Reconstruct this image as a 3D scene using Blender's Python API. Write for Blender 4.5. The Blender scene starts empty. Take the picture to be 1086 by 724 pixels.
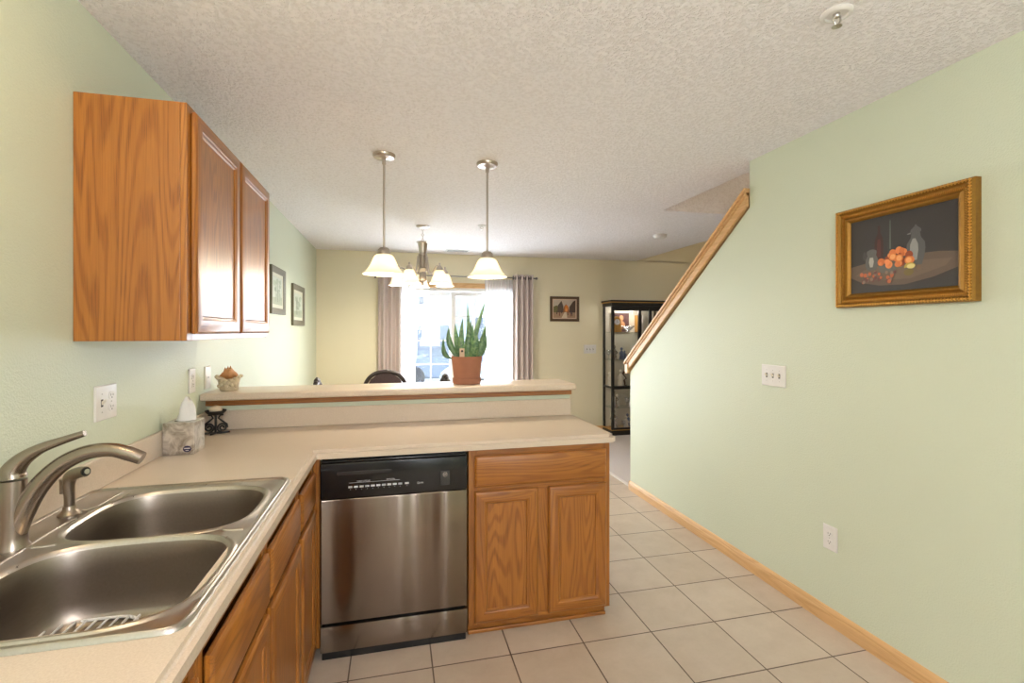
import bpy, bmesh, math, random
from mathutils import Vector, Matrix
random.seed(7)
PI = math.pi
S = bpy.context.scene
C = S.collection

# ------------------------------------------------------------------ camera, world, lights, exposure
cam_d = bpy.data.cameras.new('camera')
cam = bpy.data.objects.new('camera', cam_d); C.objects.link(cam)
cam.location = (0, 0, 1.426)
cam.rotation_euler = (PI/2, 0, math.radians(-13.65))
cam_d.sensor_width = 36; cam_d.lens = 512/1086*36
cam_d.shift_y = -11/1086
cam_d.clip_start = 0.02
S.camera = cam
S.view_settings.view_transform = 'Standard'
S.view_settings.look = 'None'
S.view_settings.gamma = 1
S.view_settings.use_curve_mapping = False
S.view_settings.exposure = 0.15

W = bpy.data.worlds.new('overcast_sky'); S.world = W
W.use_nodes = True
bg = W.node_tree.nodes['Background']
bg.inputs[0].default_value = (0.83, 0.92, 1.0, 1)
bg.inputs[1].default_value = 5.0

def light(name, kind, loc, power, color=(1, 1, 1), rot=(0, 0, 0), size=None, size_y=None, radius=None, spread=None):
    d = bpy.data.lights.new(name, kind); d.energy = power; d.color = color
    if kind == 'AREA':
        d.shape = 'RECTANGLE' if size_y else 'SQUARE'
        d.size = size
        if size_y: d.size_y = size_y
        if spread: d.spread = spread
    elif radius is not None: d.shadow_soft_size = radius
    o = bpy.data.objects.new(name, d); C.objects.link(o)
    o.location = loc; o.rotation_euler = rot
    return o
# daylight through the patio door (sky portal helper); added fills behind the camera, in the hall and stairwell
p_ = light('sky_portal', 'AREA', (0.76, 6.60, 1.0), 1, rot=(-PI/2, 0, 0), size=1.9, size_y=2.1)
p_.data.cycles.is_portal = True
light('patio_daylight', 'AREA', (0.76, 6.85, 1.15), 160, (0.82, 0.91, 1.0), rot=(math.radians(-88), 0, 0), size=2.0, size_y=2.0)
light('rear_fill', 'AREA', (1.0, -2.63, 1.5), 9, (0.96, 0.97, 1.0), rot=(PI/2, 0, 0), size=.9, size_y=1.25)  # added fill from behind the camera, set in a made-up window
light('kitchen_fill', 'POINT', (0.15, -0.75, 1.85), 70, (0.99, 0.975, 0.99), radius=0.16)  # added fill without a fixture, hung low to brighten the ceiling
light('sink_lamp', 'POINT', (-0.60, 0.86, 2.22), 7, (1.0, 0.74, 0.42), radius=0.06)
light('hall_fill', 'POINT', (4.3, 4.9, 3.6), 9, (1.0, 0.86, 0.68), radius=0.2)  # added fill that brightens the stair hall wall; no lamp known there
light('stairwell_fill', 'POINT', (2.8, 1.9, 4.3), 30, (1.0, 0.92, 0.84), radius=0.2)  # added fill for the stairwell face above the ceiling opening

# ------------------------------------------------------------------ material helpers
class NT:
    def __init__(s, name):
        s.m = bpy.data.materials.new(name); s.m.use_nodes = True
        s.t = s.m.node_tree; s.n = s.t.nodes; s.n.clear()
        s.out = s.n.new('ShaderNodeOutputMaterial')
    def node(s, typ, **kw):
        nd = s.n.new('ShaderNode' + typ)
        for k, v in kw.items(): setattr(nd, k, v)
        return nd
    def link(s, a, b): s.t.links.new(a, b)
    def setin(s, nd, key, v):
        if hasattr(v, 'is_linked') or hasattr(v, 'links'): s.link(v, nd.inputs[key])
        else: nd.inputs[key].default_value = v
    def coords(s, scale=(1, 1, 1), rnd=False):
        tc = s.node('TexCoord'); mp = s.node('Mapping')
        s.link(tc.outputs['Object'], mp.inputs[0])
        mp.inputs['Scale'].default_value = scale
        if rnd:
            oi = s.node('ObjectInfo'); mu = s.node('Math', operation='MULTIPLY')
            s.link(oi.outputs['Random'], mu.inputs[0]); mu.inputs[1].default_value = 37.0
            s.link(mu.outputs[0], mp.inputs['Location'])
        return mp.outputs[0]
    def noise(s, vec, scale, detail=3, rough=.5, dist=0):
        nd = s.node('TexNoise'); s.link(vec, nd.inputs['Vector'])
        nd.inputs['Scale'].default_value = scale; nd.inputs['Detail'].default_value = detail
        nd.inputs['Roughness'].default_value = rough; nd.inputs['Distortion'].default_value = dist
        return nd.outputs['Fac']
    def math(s, op, a, b=0, c=None):
        nd = s.node('Math', operation=op); s.setin(nd, 0, a); s.setin(nd, 1, b)
        if c is not None: s.setin(nd, 2, c)
        return nd.outputs[0]
    def ramp(s, fac, stops):
        nd = s.node('ValToRGB'); s.link(fac, nd.inputs[0]); cr = nd.color_ramp
        while len(cr.elements) < len(stops): cr.elements.new(.5)
        for e, (p, c) in zip(cr.elements, stops):
            e.position = p; e.color = (c, c, c, 1) if not isinstance(c, tuple) else c + (1,)
        return nd.outputs[0]
    def mix(s, fac, a, b, blend='MIX'):
        nd = s.node('Mix', data_type='RGBA', blend_type=blend)
        s.setin(nd, 0, fac)
        for key, v in ((6, a), (7, b)):
            if isinstance(v, tuple): nd.inputs[key].default_value = v + (1,)
            else: s.link(v, nd.inputs[key])
        return nd.outputs[2]
    def bump(s, h, strength, dist=.01):
        nd = s.node('Bump'); nd.inputs['Strength'].default_value = strength
        nd.inputs['Distance'].default_value = dist; s.link(h, nd.inputs['Height'])
        return nd.outputs[0]
    def bsdf(s, color, rough=.5, metal=0, normal=None, coat=0, spec=None, coat_rough=.1, trans=0):
        b = s.node('BsdfPrincipled')
        for k, v in (('Base Color', color), ('Roughness', rough)):
            if isinstance(v, tuple): b.inputs[k].default_value = v + (1,)
            elif isinstance(v, (int, float)): b.inputs[k].default_value = v
            else: s.link(v, b.inputs[k])
        b.inputs['Metallic'].default_value = metal
        if normal is not None: s.link(normal, b.inputs['Normal'])
        if coat: b.inputs['Coat Weight'].default_value = coat; b.inputs['Coat Roughness'].default_value = coat_rough
        if spec is not None: b.inputs['Specular IOR Level'].default_value = spec
        s.link(b.outputs[0], s.out.inputs[0])
        return b

def lin(r, g, b):
    f = lambda c: c/12.92/255 if c <= 10 else ((c/255+.055)/1.055)**2.4
    return (f(r), f(g), f(b))

def plain(name, col, rough=.5, metal=0, coat=0, var=.06, vscale=30, spec=None):
    t = NT(name); v = t.coords()
    n = t.noise(v, vscale, 3)
    c = t.mix(n, tuple(x*(1-var) for x in col), tuple(min(1, x*(1+var)) for x in col))
    t.bsdf(c, rough, metal, coat=coat, spec=spec)
    return t.m

def paint(name, col, scale=170, strength=.22):
    t = NT(name); v = t.coords()
    h = t.noise(v, scale, 2, .5)
    h2 = t.noise(v, scale*.33, 2, .5)
    hh = t.math('ADD', t.ramp(h, [(.42, 0.), (.62, 1.)]), h2)
    n = t.noise(v, 1.2, 2)
    c = t.mix(n, tuple(x*.97 for x in col), tuple(x*1.03 for x in col))
    t.bsdf(c, .42, normal=t.bump(hh, strength, .004), spec=.4)
    return t.m

def oak(name, axis, pal=((173, 110, 40), (145, 85, 26), (106, 60, 18)), coat=.35, crough=.30):
    t = NT(name)
    def sc(a, l): return tuple(l if i == axis else a for i in range(3))
    v = t.coords((1, 1, 1), True)
    def mp(vec, s3):
        m = t.node('Mapping'); t.link(vec, m.inputs[0]); m.inputs['Scale'].default_value = s3
        return m.outputs[0]
    big = t.noise(mp(v, sc(5.5, .5)), 1, 2, .45, .2)
    rings = t.math('SINE', t.math('MULTIPLY', big, 165.0))
    rings = t.math('MULTIPLY_ADD', rings, .5, .5)
    fine = t.noise(mp(v, sc(330, 7)), 1, 2, .6)
    mid = t.noise(mp(v, sc(28, .9)), 1, 3, .6)
    a, b, p = [lin(*q) for q in pal]
    c = t.mix(t.ramp(rings, [(.45, 0.), (.95, .8)]), a, b)
    c = t.mix(t.ramp(mid, [(.35, 0.), (.75, .7)]), c, b)
    pores = t.math('MULTIPLY', t.ramp(fine, [(.48, 0.), (.62, 1.)]), t.ramp(rings, [(.4, .22), (.9, .55)]))
    c = t.mix(pores, c, p)
    t.bsdf(c, .38, normal=t.bump(fine, .08, .002), coat=coat, coat_rough=crough)
    return t.m

def brushed(name, col, rough, axis=2, amt=.12, wave=0, aniso=0):
    t = NT(name); s = [140, 140, 140]; s[axis] = 2.5
    v = t.coords(tuple(s)); n = t.noise(v, 1, 3, .6)
    c = t.mix(n, tuple(x*(1-amt) for x in col), tuple(min(1, x*(1+amt)) for x in col))
    r = t.math('MULTIPLY_ADD', n, .14, rough-.07)
    nm = t.bump(n, .05, .002) if not wave else None
    if wave:
        r = rough
        v2 = t.coords((6.5, .01, .12)); w = t.noise(v2, 1, 0, .4)
        b2 = t.node('Bump'); b2.inputs['Strength'].default_value = wave; b2.inputs['Distance'].default_value = .05
        t.link(w, b2.inputs['Height']); nm = b2.outputs[0]
    b = t.bsdf(c, r, 1, normal=nm)
    if aniso:
        tg = t.node('Tangent', direction_type='RADIAL', axis='X'); t.link(tg.outputs[0], b.inputs['Tangent']); b.inputs['Anisotropic'].default_value = aniso
    return t.m

def glassy(name, tint=(1, 1, 1), gloss=.07, rough=.02):
    t = NT(name)
    a = t.node('BsdfTransparent'); a.inputs[0].default_value = tint + (1,)
    b = t.node('BsdfGlossy'); b.inputs['Roughness'].default_value = rough
    m = t.node('MixShader'); m.inputs[0].default_value = gloss
    t.link(a.outputs[0], m.inputs[1]); t.link(b.outputs[0], m.inputs[2]); t.link(m.outputs[0], t.out.inputs[0])
    return t.m

def translucent(name, col, transl=.5, transp=0, glow=0, rough=.5):
    t = NT(name)
    v = t.coords(); n = t.noise(v, 14, 3, .6, 1.0)
    c = t.mix(n, tuple(x*.95 for x in col), tuple(min(1, x*1.03) for x in col))
    d = t.node('BsdfPrincipled'); t.link(c, d.inputs['Base Color']); d.inputs['Roughness'].default_value = rough
    if glow:
        t.link(c, d.inputs['Emission Color']); d.inputs['Emission Strength'].default_value = glow
    tr = t.node('BsdfTranslucent'); t.link(c, tr.inputs[0])
    m = t.node('MixShader'); m.inputs[0].default_value = transl
    t.link(d.outputs[0], m.inputs[1]); t.link(tr.outputs[0], m.inputs[2])
    o = m.outputs[0]
    if transp:
        tp = t.node('BsdfTransparent'); m2 = t.node('MixShader'); m2.inputs[0].default_value = transp
        t.link(o, m2.inputs[1]); t.link(tp.outputs[0], m2.inputs[2]); o = m2.outputs[0]
    t.link(o, t.out.inputs[0])
    return t.m

def emit(name, col, strength):
    t = NT(name); e = t.node('Emission'); e.inputs[0].default_value = col + (1,); e.inputs[1].default_value = strength
    t.link(e.outputs[0], t.out.inputs[0]); return t.m

def pigment(name, rough=.45):
    t = NT(name); a = t.node('VertexColor'); a.layer_name = 'pigment'
    v = t.coords(); n = t.noise(v, 90, 4, .6)
    c = t.mix(t.math('MULTIPLY', n, .5), a.outputs[0], t.mix(1., a.outputs[0], (.72, .70, .68), 'MULTIPLY'))
    t.bsdf(c, rough); return t.m

GREEN = lin(212, 219, 197); CREAM = lin(234, 225, 196)
TRIMPAL = ((224, 182, 130), (212, 166, 112), (192, 146, 94))
M = dict(
    green=paint('sage_paint', GREEN), cream=paint('cream_paint', CREAM), tan=paint('tan_paint', lin(196, 174, 132)),
    oak_z=oak('oak_upright', 2), oak_x=oak('oak_crosswise', 0), oak_y=oak('oak_lengthwise', 1),
    trim_y=oak('oak_trim_lengthwise', 1, TRIMPAL, .08, .5), trim_x=oak('oak_trim_crosswise', 0, TRIMPAL, .08, .5), trim_z=oak('oak_trim_upright', 2, TRIMPAL, .08, .5),
    black=plain('black_plastic', (.008, .008, .009), .22), blackmat=plain('black_wrought_iron', (.012, .011, .011), .5),
    blackwood=plain('black_lacquered_wood', (.016, .015, .014), .3), gold=plain('gold_leaf', lin(214, 164, 84), .38, .7, var=.2, vscale=60),
    golddk=plain('dark_gold_leaf', lin(146, 104, 36), .45, .6, var=.25, vscale=80),
    steel=brushed('brushed_steel_front', lin(144, 132, 122), .27, 2, .06, wave=1.5, aniso=.6), steel_h=brushed('brushed_steel_sink', lin(190, 184, 178), .30, 1),
    bowl=brushed('satin_steel_bowl', lin(150, 140, 130), .36, 1), tapn=brushed('satin_nickel_tap', lin(160, 148, 136), .3, 2, .08), nickel=brushed('brushed_nickel', lin(192, 182, 172), .30, 2, .08), nickel_x=plain('satin_nickel_spout', lin(160, 148, 136), .27, 1, var=.02),
    white=plain('white_plastic', (.80, .78, .76), .35), whitemetal=plain('white_metal', (.80, .80, .80), .4), ivory=plain('ivory_plastic', (.74, .69, .58), .35),
    slot=plain('dark_slot', (.03, .027, .025), .6), screw=plain('screw_metal', (.5, .48, .45), .35, 1),
    vinyl=plain('white_vinyl', (.86, .87, .89), .4), glass=glassy('window_glass'), shelfglass=glassy('shelf_glass', (.93, .97, .95), .16, .05), cabglass=glassy('cabinet_glass', gloss=.09),
    bulb=emit('bulb_glow', (1, .86, .62), 14), shade=translucent('alabaster_glass', (.95, .88, .74), .55, glow=.16, rough=.25),
    sheer=translucent('sheer_voile', (.95, .95, .97), .62, .30), drape=None,
    terra=plain('terracotta', lin(160, 108, 84), .8, var=.1, vscale=25), soil=plain('potting_soil', (.03, .02, .014), .95, var=.4, vscale=90),
    tagwood=plain('pale_wooden_tag', lin(214, 188, 160), .7), mapmat=plain('picture_mount', lin(214, 214, 196), .7),
    olive=plain('olive_grey_frame', lin(108, 102, 80), .45, var=.1), brown=plain('brown_picture_frame', lin(92, 70, 50), .45, var=.15),
    pig=pigment('painted_canvas'), chair=plain('dark_stained_wood', lin(56, 44, 42), .35, var=.2), chairpad=plain('plum_brown_upholstery', lin(92, 74, 76), .8, var=.2, vscale=60),
    foil=None, paper=plain('white_tissue', (.88, .86, .85), .9),
    navy=plain('navy_ink', lin(44, 38, 78), .5), shell=plain('tan_seashell', lin(196, 140, 92), .5, var=.3, vscale=40), basket=plain('cream_stone_basket', lin(206, 192, 164), .8, var=.25, vscale=70),
    stone=plain('cream_candle_wax', lin(216, 196, 170), .6), wire=plain('white_coated_wire', (.80, .79, .77), .4),
    carpet=plain('greige_carpet', lin(196, 186, 180), .95, var=.22, vscale=320), print=plain('pale_lettering', (.60, .60, .62), .5),
    silver=plain('silver', (.62, .60, .58), .25, 1, var=.1), crystal=glassy('cut_crystal', (.95, .97, 1), .3, .08), figure=plain('porcelain', lin(232, 224, 212), .35, var=.15, vscale=60),
    bluefig=plain('blue_porcelain', lin(92, 112, 150), .35, var=.3, vscale=60), redfig=plain('maroon_cloth', lin(84, 52, 52), .7, var=.4, vscale=80), cabback=plain('cabinet_back_panel', lin(226, 218, 200), .5),
    siding=None, asphalt=plain('grey_driveway', (.38, .39, .41), .9), grass=None, roof=plain('grey_shingle', (.2, .2, .22), .9),
    garage=plain('blue_grey_garage_door', (.20, .24, .31), .6), carblue=plain('blue_car_paint', (.20, .25, .36), .3, coat=.5), cargrey=plain('silver_car_paint', (.35, .38, .42), .3, coat=.5), carglass=plain('car_glass', (.12, .15, .2), .1), tyre=plain('tyre_rubber', (.08, .08, .09), .8),
    darkpane=plain('dark_window_pane', (.12, .16, .22), .15),
)
def mk_ceiling():
    t = NT('knockdown_ceiling'); v = t.coords()
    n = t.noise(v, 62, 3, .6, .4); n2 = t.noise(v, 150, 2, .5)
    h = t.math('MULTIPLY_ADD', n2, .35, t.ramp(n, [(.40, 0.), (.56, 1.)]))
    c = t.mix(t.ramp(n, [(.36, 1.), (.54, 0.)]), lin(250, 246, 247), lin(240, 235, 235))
    t.bsdf(c, .85, normal=t.bump(h, .75, .007)); return t.m
M['ceiling'] = mk_ceiling()
def mk_laminate():
    t = NT('beige_laminate'); v = t.coords()
    n = t.noise(v, 260, 3, .7); n2 = t.noise(v, 9, 3)
    c = t.mix(t.ramp(n, [(.35, 0.), (.65, 1.)]), lin(218, 202, 184), lin(202, 184, 164))
    c = t.mix(t.math('MULTIPLY', n2, .4), c, lin(224, 208, 190))
    t.bsdf(c, .28, spec=.5); return t.m
M['laminate'] = mk_laminate()
def mk_tile():
    t = NT('beige_floor_tile'); v = t.coords()
    br = t.node('TexBrick'); t.link(v, br.inputs['Vector'])
    br.offset = 0; br.squash = 1; br.inputs['Scale'].default_value = 1
    br.inputs['Brick Width'].default_value = .342; br.inputs['Row Height'].default_value = .345
    br.inputs['Mortar Size'].default_value = .0032; br.inputs['Mortar Smooth'].default_value = .1
    br.inputs['Color1'].default_value = lin(208, 192, 176) + (1,); br.inputs['Color2'].default_value = lin(200, 182, 164) + (1,)
    br.inputs['Mortar'].default_value = lin(104, 86, 72) + (1,)
    n = t.noise(v, 7, 6, .65, .3); n2 = t.noise(v, 60, 4, .7)
    c = t.mix(t.math('MULTIPLY', t.ramp(n, [(.35, 0.), (.7, 1.)]), .5), br.outputs['Color'], t.mix(1., br.outputs['Color'], (.80, .76, .72), 'MULTIPLY'))
    c = t.mix(t.math('MULTIPLY', t.ramp(n2, [(.5, 0.), (.75, 1.)]), .25), c, t.mix(1., br.outputs['Color'], (.8, .77, .74), 'MULTIPLY'))
    # a hairline crack that runs across two tiles beside the wall
    tc = t.node('SeparateXYZ'); t.link(v, tc.inputs[0])
    X, Y = tc.outputs[0], tc.outputs[1]
    wob = t.math('MULTIPLY_ADD', t.noise(v, 9, 3, .6), .07, -.035)
    line = t.math('SUBTRACT', t.math('ADD', Y, wob), t.math('MULTIPLY_ADD', X, .10, .055))
    on = t.math('LESS_THAN', t.math('ABSOLUTE', line), .0016)
    on = t.math('MULTIPLY', on, t.math('GREATER_THAN', X, 1.36)); on = t.math('MULTIPLY', on, t.math('LESS_THAN', X, 2.25))
    c = t.mix(t.math('MULTIPLY', on, .7), c, lin(120, 102, 88))
    h = t.math('SUBTRACT', 1., br.outputs['Fac'])
    r = t.math('MULTIPLY_ADD', n, .2, .32)
    t.bsdf(c, r, normal=t.bump(h, .5, .003)); return t.m
M['tile'] = mk_tile()
def mk_foil():
    t = NT('marbled_silver_carton'); v = t.coords(); n = t.noise(v, 16, 4, .6, 1.2)
    c = t.mix(t.ramp(n, [(.38, 0.), (.62, 1.)]), lin(226, 220, 212), lin(158, 148, 136))
    t.bsdf(c, .3, .7); return t.m
M['foil'] = mk_foil()
def mk_drape():
    t = NT('taupe_drape_fabric'); v = t.coords((300, 300, 300)); n = t.noise(v, 1, 2)
    c = t.mix(n, lin(206, 192, 186), lin(218, 205, 200))
    t.bsdf(c, .9); return t.m
M['drape'] = mk_drape()
def mk_siding(name, a):
    t = NT(name); tc = t.node('TexCoord'); sx = t.node('SeparateXYZ'); t.link(tc.outputs['Object'], sx.inputs[0])
    f = t.math('FRACT', t.math('MULTIPLY', sx.outputs[2], 6.0))
    c = t.mix(t.math('LESS_THAN', f, .10), a, tuple(x*.80 for x in a))
    t.bsdf(c, .7); return t.m
M['siding'] = mk_siding('white_lap_siding', (.80, .82, .85)); M['siding_b'] = mk_siding('pale_blue_lap_siding', (.42, .49, .58))
def mk_grass():
    t = NT('lawn_turf'); v = t.coords(); n = t.noise(v, 3, 5, .7)
    t.bsdf(t.mix(n, (.10, .15, .10), (.22, .25, .20)), .95); return t.m
M['grass'] = mk_grass()
def mk_leaf():
    t = NT('snake_plant_leaf'); v = t.coords(); n = t.noise(v, 45, 3, .6, .8)
    c = t.mix(t.ramp(n, [(.38, 0.), (.6, 1.)]), lin(72, 110, 76), lin(122, 154, 104))
    oi = t.node('ObjectInfo'); c = t.mix(oi.outputs['Random'], c, t.mix(1., c, (.62, .70, .72), 'MULTIPLY'))
    b = t.bsdf(c, .38, coat=.2); return t.m
M['leaf'] = mk_leaf()

# ------------------------------------------------------------------ mesh helpers
def ident(a, b, c): return Vector((a, b, c))
class MB:
    def __init__(s, f=None): s.bm = bmesh.new(); s.f = f or ident
    def v(s, p): return s.bm.verts.new(s.f(*p))
    def face(s, vs, mi=0):
        try: f = s.bm.faces.new(vs); f.material_index = mi; return f
        except ValueError: return None
    def box(s, x0, x1, y0, y1, z0, z1, bev=0, seg=2, mi=0):
        vs = [s.v((x, y, z)) for x in (x0, x1) for y in (y0, y1) for z in (z0, z1)]
        fs = [s.face([vs[i] for i in q], mi) for q in ((0,1,3,2),(4,6,7,5),(0,4,5,1),(2,3,7,6),(0,2,6,4),(1,5,7,3))]
        if bev:
            es = list({e for f in fs for e in f.edges})
            r = bmesh.ops.bevel(s.bm, geom=es, offset=bev, segments=seg, affect='EDGES', profile=.5)
            for f in r['faces']: f.material_index = mi
        return s
    def loft(s, rings, cap0=True, cap1=True, mi=0, closed=True):
        R = [[s.v(p) for p in r] for r in rings]; n = len(R[0])
        for a, b in zip(R, R[1:]):
            for i in range(n if closed else n-1):
                j = (i+1) % n; s.face([a[i], a[j], b[j], b[i]], mi)
        if cap0: s.face(R[0][::-1], mi)
        if cap1: s.face(R[-1], mi)
        return R
    def lathe(s, prof, c=(0, 0, 0), n=24, cap0=True, cap1=True, mi=0, ax=2, sx=1, sy=1):
        rings = []
        for r, h in prof:
            ring = []
            for i in range(n):
                a = 2*PI*i/n; q = [r*math.cos(a)*sx, r*math.sin(a)*sy]; q.insert(ax, h)
                ring.append((c[0]+q[0], c[1]+q[1], c[2]+q[2]))
            rings.append(ring)
        s.loft(rings, cap0, cap1, mi); return s
    def tube(s, pts, rad, n=10, mi=0, cap=True, flat=1.0, up=None):
        pts = [Vector(p) for p in pts]
        if not isinstance(rad, (list, tuple)): rad = [rad]*len(pts)
        rings = []; prev = up and Vector(up)
        for i, p in enumerate(pts):
            d = (pts[min(i+1, len(pts)-1)] - pts[max(i-1, 0)]).normalized()
            if prev is None: prev = Vector((0, 0, 1)) if abs(d.z) < .9 else Vector((1, 0, 0))
            a = (prev - d*prev.dot(d))
            if a.length < 1e-5: a = d.orthogonal()
            a.normalize(); b = d.cross(a); prev = a
            rings.append([tuple(p + a*math.cos(2*PI*k/n)*rad[i]*flat + b*math.sin(2*PI*k/n)*rad[i]) for k in range(n)])
        s.loft(rings, cap, cap, mi); return s
    def prism(s, poly, h0, h1, ax=2, mi=0, bev=0):
        def P(a, b, h):
            q = [a, b]; q.insert(ax, h); return tuple(q)
        R = s.loft([[P(a, b, h0) for a, b in poly], [P(a, b, h1) for a, b in poly]], True, True, mi)
        return s
    def sphere(s, c, r, n=12, m=8, sc=(1, 1, 1), mi=0):
        prof = [(max(1e-4, r*math.sin(PI*i/m)), -r*math.cos(PI*i/m)) for i in range(m+1)]
        rings = [[(c[0]+p*math.cos(2*PI*k/n)*sc[0], c[1]+p*math.sin(2*PI*k/n)*sc[1], c[2]+h*sc[2]) for k in range(n)] for p, h in prof]
        s.loft(rings, True, True, mi); return s
    def torus(s, c, R, r, ax=2, n=28, m=8, a0=0, a1=2*PI, mi=0):
        rings = []
        full = abs(a1-a0-2*PI) < 1e-6
        for i in range(n+1):
            a = a0+(a1-a0)*i/n; ring = []
            for k in range(m):
                b = 2*PI*k/m; q = [(R+r*math.cos(b))*math.cos(a), (R+r*math.cos(b))*math.sin(a)]; q.insert(ax, r*math.sin(b))
                ring.append((c[0]+q[0], c[1]+q[1], c[2]+q[2]))
            rings.append(ring)
        s.loft(rings, not full, not full, mi); return s

def root_loc(o):
    v = Vector((0, 0, 0))
    while o is not None: v += o.location; o = o.parent
    return v
def obj(name, mb, mats, parent=None, base=None, smooth=None, weld=False, label=None):
    bm = mb.bm
    if weld: bmesh.ops.remove_doubles(bm, verts=bm.verts, dist=1e-5)
    bmesh.ops.recalc_face_normals(bm, faces=bm.faces)
    off = root_loc(parent) if parent is not None else Vector(base or (0, 0, 0))
    for v in bm.verts: v.co -= off
    me = bpy.data.meshes.new(name); bm.to_mesh(me); bm.free()
    for m in (mats if isinstance(mats, (list, tuple)) else [mats]): me.materials.append(m)
    if smooth is not None:
        for p in me.polygons: p.use_smooth = True
        me.set_sharp_from_angle(angle=math.radians(smooth))
    o = bpy.data.objects.new(name, me); C.objects.link(o)
    if parent is not None: o.parent = parent
    else: o.location = off
    if label: o['label'] = label
    return o
def tag(o, label, cat, group=None):
    o['label'] = label; o['category'] = cat
    if group: o['group'] = group
    return o
def thing(name, loc, label, cat, group=None):
    o = bpy.data.objects.new(name, None); o.empty_display_size = .05; C.objects.link(o); o.location = loc
    return tag(o, label, cat, group)
def struct(name, mb, mats, parent=None, smooth=None, base=None):
    o = obj(name, mb, mats, parent, base, smooth)
    if parent is None: o['kind'] = 'structure'
    return o
def copy_tree(o, parent=None):
    c = o.copy(); C.objects.link(c); c.parent = parent
    for ch in list(o.children): copy_tree(ch, c)
    return c
def text(name, s, size, loc, rot, mat, parent, extrude=.0004):
    cu = bpy.data.curves.new(name, 'FONT'); cu.body = s; cu.size = size; cu.extrude = extrude; cu.align_x = 'CENTER'; cu.align_y = 'CENTER'
    tmp = bpy.data.objects.new(name + '_tmp', cu); C.objects.link(tmp)
    bpy.context.view_layer.update()
    me = bpy.data.meshes.new_from_object(tmp.evaluated_get(bpy.context.evaluated_depsgraph_get()))
    bpy.data.objects.remove(tmp); me.materials.clear(); me.materials.append(mat)
    o = bpy.data.objects.new(name, me); C.objects.link(o); o.parent = parent
    o.location = Vector(loc) - root_loc(parent); o.rotation_euler = rot
    return o

# ------------------------------------------------------------------ the room
def frame_rect(q, x0, x1, z0, z1, y0, y1, w, wb=None, bev=.004):
    wb = wb or w
    q.box(x0, x0+w, y0, y1, z0, z1, bev); q.box(x1-w, x1, y0, y1, z0, z1, bev); q.box(x0+w, x1-w, y0, y1, z1-w, z1, bev); q.box(x0+w, x1-w, y0, y1, z0, z0+wb, bev)
L, R, B, H = -.945, 2.06, 6.38, 2.44
m = MB(); m.box(L-.12, 2.10, -2.6, 6.6, -.10, 0); struct('floor', m, M['tile'], base=(-.186-.342*20, 2.07-.345*20, 0))
m = MB(); m.box(2.10, 5.0, -2.6, 6.6, -.10, .004); struct('floor_carpet', m, M['carpet'])
m = MB(); m.box(2.085, 2.115, 3.99, 6.37, 0.0, .010, .003); struct('trim_1', m, plain('pale_threshold', lin(214, 204, 196), .5))
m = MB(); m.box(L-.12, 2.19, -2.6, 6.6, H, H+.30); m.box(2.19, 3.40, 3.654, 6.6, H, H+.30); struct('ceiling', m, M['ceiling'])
m = MB(); m.box(L-.12, L, -2.6, 6.6, 0, H); struct('wall_left', m, M['green'])
def prism_yz(poly, x0, x1):
    q = MB(); q.loft([[(x0, y, z) for y, z in poly], [(x1, y, z) for y, z in poly]]); return q
struct('wall_right', prism_yz([(-2.6, 0), (3.97, 0), (3.97, 1.06), (2.467, 2.165), (2.467, H), (-2.6, H)], R, R+.12), M['green'])
# back wall with the opening for the patio door
DX0, DX1, DZ = -.14, 1.66, 2.0
m = MB()
m.box(L, DX0, B, B+.16, 0, H); m.box(DX1, 5.0, B, B+.16, 0, H+.01); m.box(DX0, DX1, B, B+.16, DZ, H); m.box(3.4, 5.0, B, B+.16, H, 5.0)
struct('wall_back', m, M['cream'])
# kitchen end behind the camera, with an added window opening
m = MB(); m.box(L, 5.0, -2.72, -2.6, 0, .85); m.box(L, 5.0, -2.72, -2.6, 2.15, H); m.box(L, .55, -2.72, -2.6, .85, 2.15); m.box(1.45, 5.0, -2.72, -2.6, .85, 2.15)
struct('wall_front', m, M['green'])
m = MB(); frame_rect(m, .551, 1.449, .851, 2.149, -2.69, -2.61, .04); struct('added_window', m, M['vinyl'])  # unseen window, added for the rear fill and a bright dishwasher reflection
m = MB(); m.box(-.36, .46, -2.598, -2.575, .004, 2.05, .003)
for zz in (.25, 1.15):
    for xx in (-.27, .09): m.box(xx, xx+.28, -2.575, -2.567, zz, zz+.72, .004)
struct('reflection_door', m, plain('dark_reflection_door', lin(92, 62, 36), .4))  # unseen door, added to put a dark band in the dishwasher reflection
# stairwell and stair hall
m = MB(); m.box(2.18, 5.0, 3.654, 3.774, H+.30, 5.0); m.box(2.19, 3.40, 3.640, 3.654, H, 5.0); struct('wall_upstairs', m, M['ceiling'])
m = MB(); m.box(3.40, 3.52, -2.6, 3.64, 0, 5.0); struct('wall_stair', m, M['tan'])
m = MB(); m.box(5.0, 5.12, -2.6, 6.6, 0, 5.0); struct('wall_hall', m, M['tan'])
m = MB(); m.box(2.07, 2.19, -2.6, 3.654, H+.30, 5.0); m.box(3.28, 3.40, 3.775, 6.6, H+.30, 5.0); m.box(2.18, 3.4, -2.72, -2.6, H, 5.); struct('wall_loft', m, M['cream'])
m = MB(); m.box(2.0, 5.12, -2.72, 6.6, 5.0, 5.1); struct('ceiling_upstairs', m, M['ceiling'])
m = MB()
for i in range(13):
    y1 = 4.12 - i*.25; m.box(2.18, 3.40, max(y1-.25, .8) if i < 12 else .8, y1, 0.004, .19*(i+1), .012)
struct('stairs', m, M['carpet'])
# knee wall under the bar
m = MB(); m.box(L, 1.045, 2.80, 2.92, 0, 1.074); struct('wall_bar', m, M['green'])
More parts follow.
